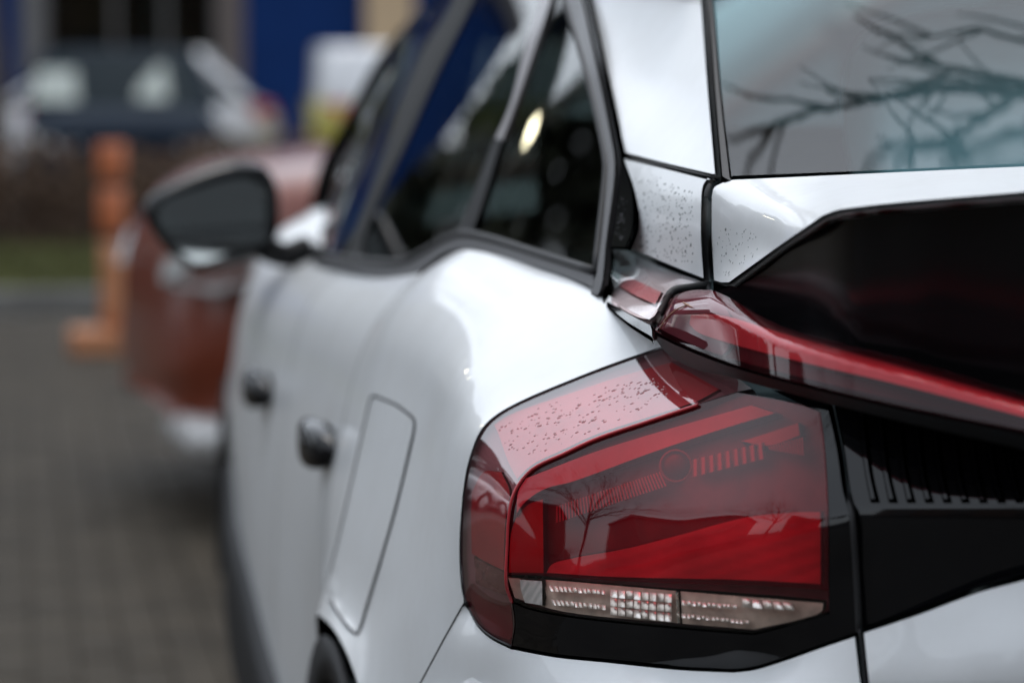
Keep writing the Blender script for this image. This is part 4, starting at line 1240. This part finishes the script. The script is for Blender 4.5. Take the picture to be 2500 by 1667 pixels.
mesh('seat_shell', V, F, 'pale_fabric', rs)
boxes('dashboard', [((0, 2.95, .88), (1.35, .42, .22))], 'interior', car, .06)
boxes('headlining', [((0, 1.45, 1.435), (.80, .8, .012))], 'interior', car)
# right-hand side: inner door trim with the window opening, and its glass
def right_wall():
    xw = .70
    V, F = [], []
    n = 40
    inner, outer = [], []
    hole = cr([(1.55,1.10),(1.62,1.33),(2.0,1.375),(2.35,1.345),(2.66,1.25),(2.80,1.15),(2.74,1.07),(2.3,1.05)], 5, closed=True)
    n = len(hole)
    for y, z in hole:
        inner.append((xw - .42 * (z - 1.08), y, z))
        a = math.atan2(z - 1.2, (y - 2.1) * .35)
        outer.append((y, z))
    box_ = []
    for y, z in hole:
        dy, dz = (y - 2.15), (z - 1.2) * 2.6
        k = max(abs(dy) / 1.25, abs(dz) / .75)
        yy, zz = 2.15 + dy / k, 1.2 + dz / k / 2.6
        zz = min(zz, 1.43)
        box_.append((xw - .42 * (zz - 1.08) + .004, yy, zz))
    V = inner + box_
    F = [[i, (i+1) % n, n + (i+1) % n, n + i] for i in range(n)]
    mesh('inner_door_trim', V, F, 'interior', car)
right_wall()

# ---- rain drops on the pillar panel and the lamp, a blade of dry grass
def drops(name, n, region, yf, parent, seed, smin, smax, mat):
    rg = random.Random(seed)
    V, F = [], []
    poly = region
    xs = [p[0] for p in poly]; ys = [p[1] for p in poly]
    k = 0
    while k < n:
        px, py = rg.uniform(min(xs), max(xs)), rg.uniform(min(ys), max(ys))
        if not inside((px, py), poly):
            continue
        k += 1
        e = 3.0
        p = at(px, py, yf(px, py))
        u = (at(px + e, py, yf(px + e, py)) - p); v = (at(px, py + e, yf(px, py + e)) - p)
        nr = u.cross(v).normalized()
        if nr.dot(CAM - p) < 0: nr = -nr
        u.normalize(); v = nr.cross(u)
        r0 = rg.uniform(smin, smax) * (1.6 if rg.random() < .12 else 1)
        el = rg.uniform(1.0, 1.9); an = rg.uniform(0.2, 1.1)
        b = len(V)
        for rr, h in ((1.0, -.05), (.8, .28), (.4, .46)):
            for s in range(7):
                a = 2 * math.pi * s / 7
                cx, cy = rr * math.cos(a) * el, rr * math.sin(a)
                dx = cx * math.cos(an) - cy * math.sin(an); dy = cx * math.sin(an) + cy * math.cos(an)
                V.append(p + (u * dx + v * dy) * r0 + nr * (h * r0))
        V.append(p + nr * r0 * .5)
        for ring in range(2):
            for s in range(7):
                F.append([b+ring*7+s, b+ring*7+(s+1) % 7, b+(ring+1)*7+(s+1) % 7, b+(ring+1)*7+s])
        for s in range(7):
            F.append([b+14+s, b+14+(s+1) % 7, b+21])
    o = mesh(name, V, F, mat, parent)
    tag(o, kind='stuff')
    return o
M['grime'] = principled('grime_drop', (0.20, 0.21, 0.21), 0.08)
M['grime_red'] = principled('grime_drop_red', (0.36, 0.16, 0.165), 0.08)
drops('dirt_drops', 330, [(1530,440),(1600,425),(1690,470),(1700,640),(1640,640),(1540,600),(1540,470)], YB, car, 3, .0003, .0009, 'grime')
drops('dirt_drops', 60, [(1750,560),(1850,560),(1850,620),(1780,680),(1750,670)], YSP, sp, 4, .0004, .0009, 'grime')
drops('dirt_drops', 150, [(1215,1045),(1300,1000),(1480,945),(1540,960),(1500,1030),(1330,1100),(1260,1140)], YO, lamp, 5, .0004, .0013, 'grime_red')
drops('dirt_drops', 60, [(1540,960),(1480,945),(1600,920),(1640,960),(1500,1030)], YO, lamp, 6, .0005, .0012, 'grime_red')
drops('dirt_drops', 40, [(1512,480),(1530,490),(1524,590),(1500,575)], lambda a, b: glass_y(a, b) - .003, car, 7, .0003, .0006, 'trim')
M['straw'] = principled('dry_stalk', (0.30, 0.16, 0.10), 0.7)
st = tube('dry_stalk', [at(*p, YL(*p) - .003) for p in [(1611,802),(1625,780),(1650,757),(1678,744)]], .0006, 'straw')
tag(st, 'thin dry grass stalk stuck to the left end of the light bar', 'stalk')
tube('seed_tip', [at(*p, YL(*p) - .004) for p in [(1667,737),(1676,743),(1690,750)]], [.0004, .0010, .0003], 'straw', st)

# ---- carry the tailgate across to the right-hand side, which only shows from other viewpoints
complete(rw_, 392, -70, YG)
complete(sp, 452, 396, YSP, k=4)
complete(lw_, 1065, 456, YU)
complete(bar, 1104, 1038, YL, k=4)
complete(lh_, 1096, 1046, lambda a, b: YL(a, b) + .030, k=3)
complete(lg_, 1078, 1052, lambda a, b: YL(a, b) + .007, k=3)
complete(lt_, 1156, 1110, lambda a, b: bar_f(a) - .018 + .06 * min(max((b - bar_b(a)) / max(bar_tr(a) - bar_b(a), 10), 0), 1.2), k=3)
complete(hp, 1326, 1142, YH, k=5)
complete(tg_, 1955, 1336, YJ)
twins = ('rear_fender', 'rear_door', 'front_door', 'front_fender', 'inner_shell', 'wheel', 'wheel_arch_trim', 'sill_cladding', 'dirt_drops', 'seat', 'fuel_flap', 'roof_rail')
done = {rw_, sp, lw_, bar, hp, tg_}
for o in list(car.children):
    nm = o.name.split('.')[0]
    if nm in twins or nm.startswith('fuel_flap') or o in done:
        continue
    if o.type == 'MESH' and max(v.co.x for v in o.data.vertices) > -.05:
        continue
    if o.type == 'EMPTY' and nm != 'door_mirror':
        continue
    k_ = o.copy(); COL.objects.link(k_); k_.parent = car; k_.scale = (-1, 1, 1)
    for ch in o.children:
        if ch.name.startswith('dirt_drops'): continue
        d_ = ch.copy(); COL.objects.link(d_); d_.parent = k_
for ch in list(hp.children):
    d_ = ch.copy(); COL.objects.link(d_); d_.parent = hp; d_.scale = (-1, 1, 1)
for dr in [o for o in car.children if o.name.split('.')[0] in ('rear_door', 'front_door') and max(v.co.x for v in o.data.vertices) > 0]:
    src_ = rear_door if dr.name.startswith('rear') else front_door
    for ch in src_.children:
        d_ = ch.copy(); COL.objects.link(d_); d_.parent = dr; d_.scale = (-1, 1, 1)
# ------------------------------------------------------------------ cars in the background
M['tyre'] = M['rubber']
M['car_glass'] = principled('car_glass', (0.02, 0.03, 0.032), 0.03, coat=1.0, coat_rough=0.0)
M['silver'] = principled('silver_plastic', (0.55, 0.54, 0.53), 0.35, metal=.3)
M['lamp_amber'] = principled('headlamp_glass', (0.55, 0.56, 0.55), 0.08, coat=1)
def paint(name, col, noise=0):
    M[name] = principled(name, col, 0.35, coat=1.0, coat_rough=.02)
    return name
def make_car(name, loc, rz, label, body, L=4.2, W=1.78, H=1.5, z0=.22, belt=.98, hood=.90, roof_mat=None, van=False, suv=False, group=None, glass='car_glass', lower=None):
    """nose at local x = -L/2; length along x"""
    c = empty(name, loc, rz, label, 'van' if van else 'car', group)
    hw = W / 2
    if van:
        st = [(0, .70, hood*.80, .86), (.03, .86, hood*.97, .95), (.12, .95, hood, .99), (.24, .98, belt, 1), (.6, .99, belt, 1), (.97, .98, belt, .99), (1.0, .94, belt*.98, .96)]
    else:
        st = [(0, .62, hood*.70, .80), (.015, .78, hood*.86, .90), (.06, .90, hood*.965, .96), (.14, .96, hood, .99), (.30, .985, hood*1.035, 1), (.5, 1.0, belt, 1), (.75, 1.0, belt*1.01, 1), (.92, .96, belt*1.0, .98), (.98, .88, belt*.95, .93), (1.0, .78, belt*.80, .86)]
    if suv:
        st[:4] = [(0, .50, hood*.56, .72), (.012, .70, hood*.76, .86), (.05, .87, hood*.92, .95), (.13, .955, hood*.985, .985)]
    rows = []
    for u, wf, zt, wl in st:
        x = -L/2 + L*u
        w_ = hw * wf
        zb = z0 + (.05 if u in (0, 1.0) else 0)
        r = []
        for sgn in (-1, 1):
            pr = [(w_*.90, zb), (w_*wl*.985, zb+.05), (w_, zb+(zt-zb)*.35), (w_*.995, zb+(zt-zb)*.62), (w_*.965, zt-.10), (w_*.90, zt-.03), (w_*.74, zt)]
            q = [(x, sgn*a, b) for a, b in pr]
            r = r + (q if sgn < 0 else [(x, 0, zt+.02)] + q[::-1])
        rows.append(r)
    V, F = [], []
    R = [cr(r, 3) for r in rows]
    C = [cr(list(cc_), 4) for cc_ in zip(*R)]
    a, b = len(C), len(C[0])
    V = [p for q in C for p in q]
    F = [[i*b+j, (i+1)*b+j, (i+1)*b+j+1, i*b+j+1] for i in range(a-1) for j in range(b-1)]
    F.append([i*b for i in range(a)][::-1]); F.append([i*b+b-1 for i in range(a)])
    mesh('body', V, F, body, c)
    # greenhouse: glass band under a painted roof
    if van:
        g = [(.13, .235), (.995, .985)]
    else:
        g = [(.285, .475), (.965 if not suv else .985, .83 if not suv else .90)]
    def hoop(u, z, wf):
        return (-L/2 + L*u, hw*wf, z)
    zb = belt - .03
    def gl(u0, u1, t):
        return u0 + (u1 - u0) * t
    lv = [(0, zb, .93), (.35, zb + (H - zb)*.38, .875), (.8, zb + (H-zb)*.82, .80), (.93, H - .035, .76)]
    V, F = [], []
    for t_, z, wf in lv:
        f, r_ = gl(g[0][0], g[0][1], t_), gl(g[1][0], g[1][1], t_)
        ring = [(f, 0), (f+.006, .6), (f+.02, .93), (f+.05, 1), (r_-.05, 1), (r_-.02, .93), (r_-.006, .6), (r_, 0), (r_-.006, -.6), (r_-.02, -.93), (r_-.05, -1), (f+.05, -1), (f+.02, -.93), (f+.006, -.6)]
        V += [(-L/2+L*u, hw*wf*k, z) for u, k in ring]
    m = 14
    for i in range(len(lv)-1):
        for k in range(m):
            F.append([i*m+k, i*m+(k+1) % m, (i+1)*m+(k+1) % m, (i+1)*m+k])
    mesh('windows', V, F, glass, c)
    V, F = [], []
    for t_, z, wf in ((.9, H-.06, .775), (.95, H-.03, .76), (1.0, H-.008, .66), (1.06, H, .40)):
        f, r_ = gl(g[0][0], g[0][1], min(t_, 1)) + max(0, t_-1)*.3, gl(g[1][0], g[1][1], min(t_, 1)) - max(0, t_-1)*.3
        ring = [(f, 0), (f+.006, .6), (f+.02, .93), (f+.05, 1), (r_-.05, 1), (r_-.02, .93), (r_-.006, .6), (r_, 0), (r_-.006, -.6), (r_-.02, -.93), (r_-.05, -1), (f+.05, -1), (f+.02, -.93), (f+.006, -.6)]
        V += [(-L/2+L*u, hw*wf*k, z) for u, k in ring]
    for i in range(3):
        for k in range(m):
            F.append([i*m+k, i*m+(k+1) % m, (i+1)*m+(k+1) % m, (i+1)*m+k])
    F.append([3*m+k for k in range(m)])
    mesh('roof', V, F, roof_mat or body, c)
    for sgn in (-1, 1):   # pillars
        for u0, u1, rr in ((g[0][0]+.03, g[0][1]+.03, .035), (gl(g[0][0], g[1][0], .52), gl(g[0][1], g[1][1], .45), .03), (g[1][0]-.05, g[1][1]-.05, .06 if not van else .05)):
            tube('pillar', [(-L/2+L*u0, sgn*hw*.925, zb+.02), (-L/2+L*(u0*.5+u1*.5), sgn*hw*.86, (zb+H)/2), (-L/2+L*u1, sgn*hw*.765, H-.04)], rr, roof_mat or body, c, 6, 3)
        for xw in (-L/2+L*.195, L/2-L*.19):
            rw = .33 if not suv else .36
            V, F = [], []
            prof = [(.0, .04), (rw*.62, .05), (rw*.66, .02), (rw*.95, .0), (rw, .04), (rw, .16), (rw*.9, .2)]
            n = 24
            for i in range(n):
                a_ = 2*math.pi*i/n
                for r0, yy in prof:
                    V.append((xw + r0*math.cos(a_), sgn*(hw+.005-yy), rw + r0*math.sin(a_)))
            kk = len(prof)
            for i in range(n):
                for j in range(kk-1):
                    F.append([i*kk+j, i*kk+j+1, ((i+1) % n)*kk+j+1, ((i+1) % n)*kk+j])
            wl_ = mesh('wheel', V, F, 'tyre', c)
            disc_v = [(xw + .62*rw*math.cos(2*math.pi*i/20), sgn*(hw-.035), rw + .62*rw*math.sin(2*math.pi*i/20)) for i in range(20)] + [(xw, sgn*(hw-.015), rw)]
            mesh('rim', disc_v, [[i, (i+1) % 20, 20] for i in range(20)], 'silver', wl_)
            V, F = [], []
            for i in range(19):
                a_ = math.pi*(i/18)
                for r0, yy in ((rw*1.20, .02), (rw*1.20, -.012), (rw*1.06, -.012), (rw*1.06, .12)):
                    V.append((xw + r0*math.cos(a_), sgn*(hw-yy), rw + r0*math.sin(a_)))
            for i in range(18):
                for j in range(3):
                    F.append([i*4+j, i*4+j+1, (i+1)*4+j+1, (i+1)*4+j])
            mesh('wheel_arch', V, F, 'plastic_black', c)
        # lamps
        zt = hood*.72
        V = [(-L/2+L*u, sgn*hw*k, z) for u, k, z in ((.004, .50, zt), (.02, .86, zt+.02), (.085, .975, zt+.09), (.08, .97, zt+.0), (.022, .885, zt-.08), (.0, .52, zt-.07))]
        V += [(x-.012 if i not in (2, 3) else x, y*1.012, z) for i, (x, y, z) in enumerate(V)]
        F = [[0, 1, 2, 3, 4, 5], [6, 11, 10, 9, 8, 7]] + [[i, (i+1) % 6, 6+(i+1) % 6, 6+i] for i in range(6)]
        mesh('headlamp', V, F, 'lamp_amber', c, False)
        zr = belt*.86
        V = [(L/2-L*u, sgn*hw*k, z) for u, k, z in ((.008, .60, zr+.06), (.018, .885, zr+.10), (.075, .985, zr+.12), (.07, .99, zr-.02), (.012, .90, zr-.12), (.002, .66, zr-.08))]
        V += [(x+.012, y*1.012, z) for x, y, z in V]
        mesh('tail_light', V, F, 'tail_red', c, False)
    boxes('front_bumper', [((-L/2+(.13 if suv else .05), 0, z0+.10), (.16, W*(.62 if suv else .80), .16))], lower or 'plastic_black', c, .04)
    boxes('rear_bumper', [((L/2-.05, 0, z0+.10), (.16, W*.80, .16))], lower or 'plastic_black', c, .04)
    return c
M['tail_red'] = principled('tail_red', (0.55, 0.02, 0.035), 0.15, coat=1)
M.__setitem__('red_paint', principled('red_paint', (0.16, 0.028, 0.010), 0.4, coat=.5, coat_rough=.05)); M.__setitem__('navy_paint', principled('navy_paint', (0.006, 0.013, 0.024), 0.65, spec=.08)); paint('white_car_paint', (0.72, 0.72, 0.73)); paint('yellow_paint', (0.42, 0.36, 0.05)); paint('silver_car_paint', (0.35, 0.35, 0.37))
M['teal_glass'] = principled('teal_glass', (0.005, 0.012, 0.017), 0.6, spec=.06)
# red crossover standing across the end of the lane, nose to the left
suv = make_car('red_crossover', (1.34, 7.50, 0), math.radians(6), 'rust red crossover parked nose left beyond the white car, silver skid plate', 'red_paint', L=4.4, W=1.82, H=1.60, z0=.27, belt=1.06, hood=1.05, suv=True, lower='red_paint')
boxes('skid_plate', [((-2.06, -.56, .255), (.26, .46, .11))], 'silver', suv, .045)
boxes('lower_cladding', [((-1.72, -.74, .25), (.46, .26, .16))], 'plastic_black', suv, .04)
dbc = make_car('dark_blue_car', (-.20, 27.6, 0), math.pi/2, 'dark blue car seen end on behind the hedge at upper left', 'navy_paint', L=4.1, W=1.80, H=1.50, belt=.95, glass='teal_glass')
M['pale_glint'] = principled('pale_glint', (0.055, 0.105, 0.105), 0.35)  # light glinting in the windscreen, painted as two pale teal quads
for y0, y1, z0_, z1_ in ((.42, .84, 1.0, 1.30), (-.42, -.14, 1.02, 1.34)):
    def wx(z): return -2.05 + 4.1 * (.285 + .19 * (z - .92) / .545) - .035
    mesh('window_glint', [(wx(z0_), y0, z0_), (wx(z0_), y1 + .03, z0_), (wx(z1_), y1 - .06, z1_), (wx(z1_), y0 + .02, z1_), (wx(z0_) + .02, y0, z0_), (wx(z0_) + .02, y1 + .03, z0_), (wx(z1_) + .02, y1 - .06, z1_), (wx(z1_) + .02, y0 + .02, z1_)], [[0, 1, 2, 3], [7, 6, 5, 4], [0, 4, 5, 1], [1, 5, 6, 2], [2, 6, 7, 3], [3, 7, 4, 0]], 'pale_glint', dbc, False)
make_car('white_car', (-.52, 30.8, 0), 0, 'white car side on behind the dark blue car, red tail lamp showing', 'white_car_paint', L=4.1, W=1.76, H=1.50)
make_car('yellow_van', (3.75, 29.6, 0), math.pi, 'small yellow van with a white roof in front of the blue wall', 'yellow_paint', L=3.9, W=1.75, H=1.55, belt=1.0, hood=.95, van=True, roof_mat='white_car_paint', glass='white_car_paint')
make_car('white_car', (-5.6, 11.5, 0), 1.45, 'white car parked left of the lane, only seen reflected in the side windows', 'white_car_paint', L=4.2, W=1.78, H=1.48)

# ---- orange marker post on a block foot
M['orange'] = principled('orange_plastic', (0.46, 0.13, 0.045), 0.5, noise=.1)
M['orange_pale'] = principled('faded_orange_plastic', (0.46, 0.19, 0.085), 0.6, noise=.1)
M['band'] = principled('dark_band', (0.09, 0.05, 0.04), 0.6)
post = empty('marker_post', (-.785, 12.0, 0), 0, 'orange upright marker post with dark bands on a block foot', 'post')
boxes('foot', [((0, 0, .06), (.40, .24, .12))], 'orange_pale', post, .02)
def cyl(name, z0, z1, r, mat, x=0):
    tube(name, [(0, 0, z0), (0, 0, (z0+z1)/2), (0, 0, z1)], r * .88, mat, post, 14, 2)
cyl('shaft', .10, .52, .062, 'orange_pale')
cyl('band', .52, .555, .058, 'band')
cyl('shaft', .555, .76, .072, 'orange')
cyl('band', .76, .80, .050, 'band')
cyl('shaft', .80, .965, .074, 'orange')

# ---- small lit lamp on a post left of the lane, mirrored in the quarter window
M['lamp_glow'] = bpy.data.materials.new('lamp_glow')
gt, gn, gl_ = nodes(M['lamp_glow'])
gn['Principled BSDF'].inputs['Emission Color'].default_value = (1.0, 0.92, 0.62, 1)
gn['Principled BSDF'].inputs['Emission Strength'].default_value = 9.0
LP = Vector((-.699, .989, 1.235)) + Vector((-.219, .965, .142)) * 9.0
lp = empty('lamp_post', (LP.x, LP.y, 0), 0, 'lit lamp on a slim post left of the lane, mirrored in the quarter window', 'lamp')
tube('pole', [(0, .06, 0), (0, .06, LP.z / 2), (0, .06, LP.z + .06)], [.035, .03, .025], 'plastic_black', lp, 10, 2)
V, F = [], []
for i in range(9):
    for k in range(14):
        a, b = math.pi * i / 8, 2 * math.pi * k / 14
        V.append((.055 * math.sin(a) * math.cos(b), .055 * math.sin(a) * math.sin(b), LP.z + .055 * math.cos(a)))
for i in range(8):
    for k in range(14):
        F.append([i*14+k, i*14+(k+1) % 14, (i+1)*14+(k+1) % 14, (i+1)*14+k])
mesh('globe', V, F, 'lamp_glow', lp)
boxes('lamp_cap', [((0, .02, LP.z + .075), (.16, .16, .02))], 'plastic_black', lp, .004)
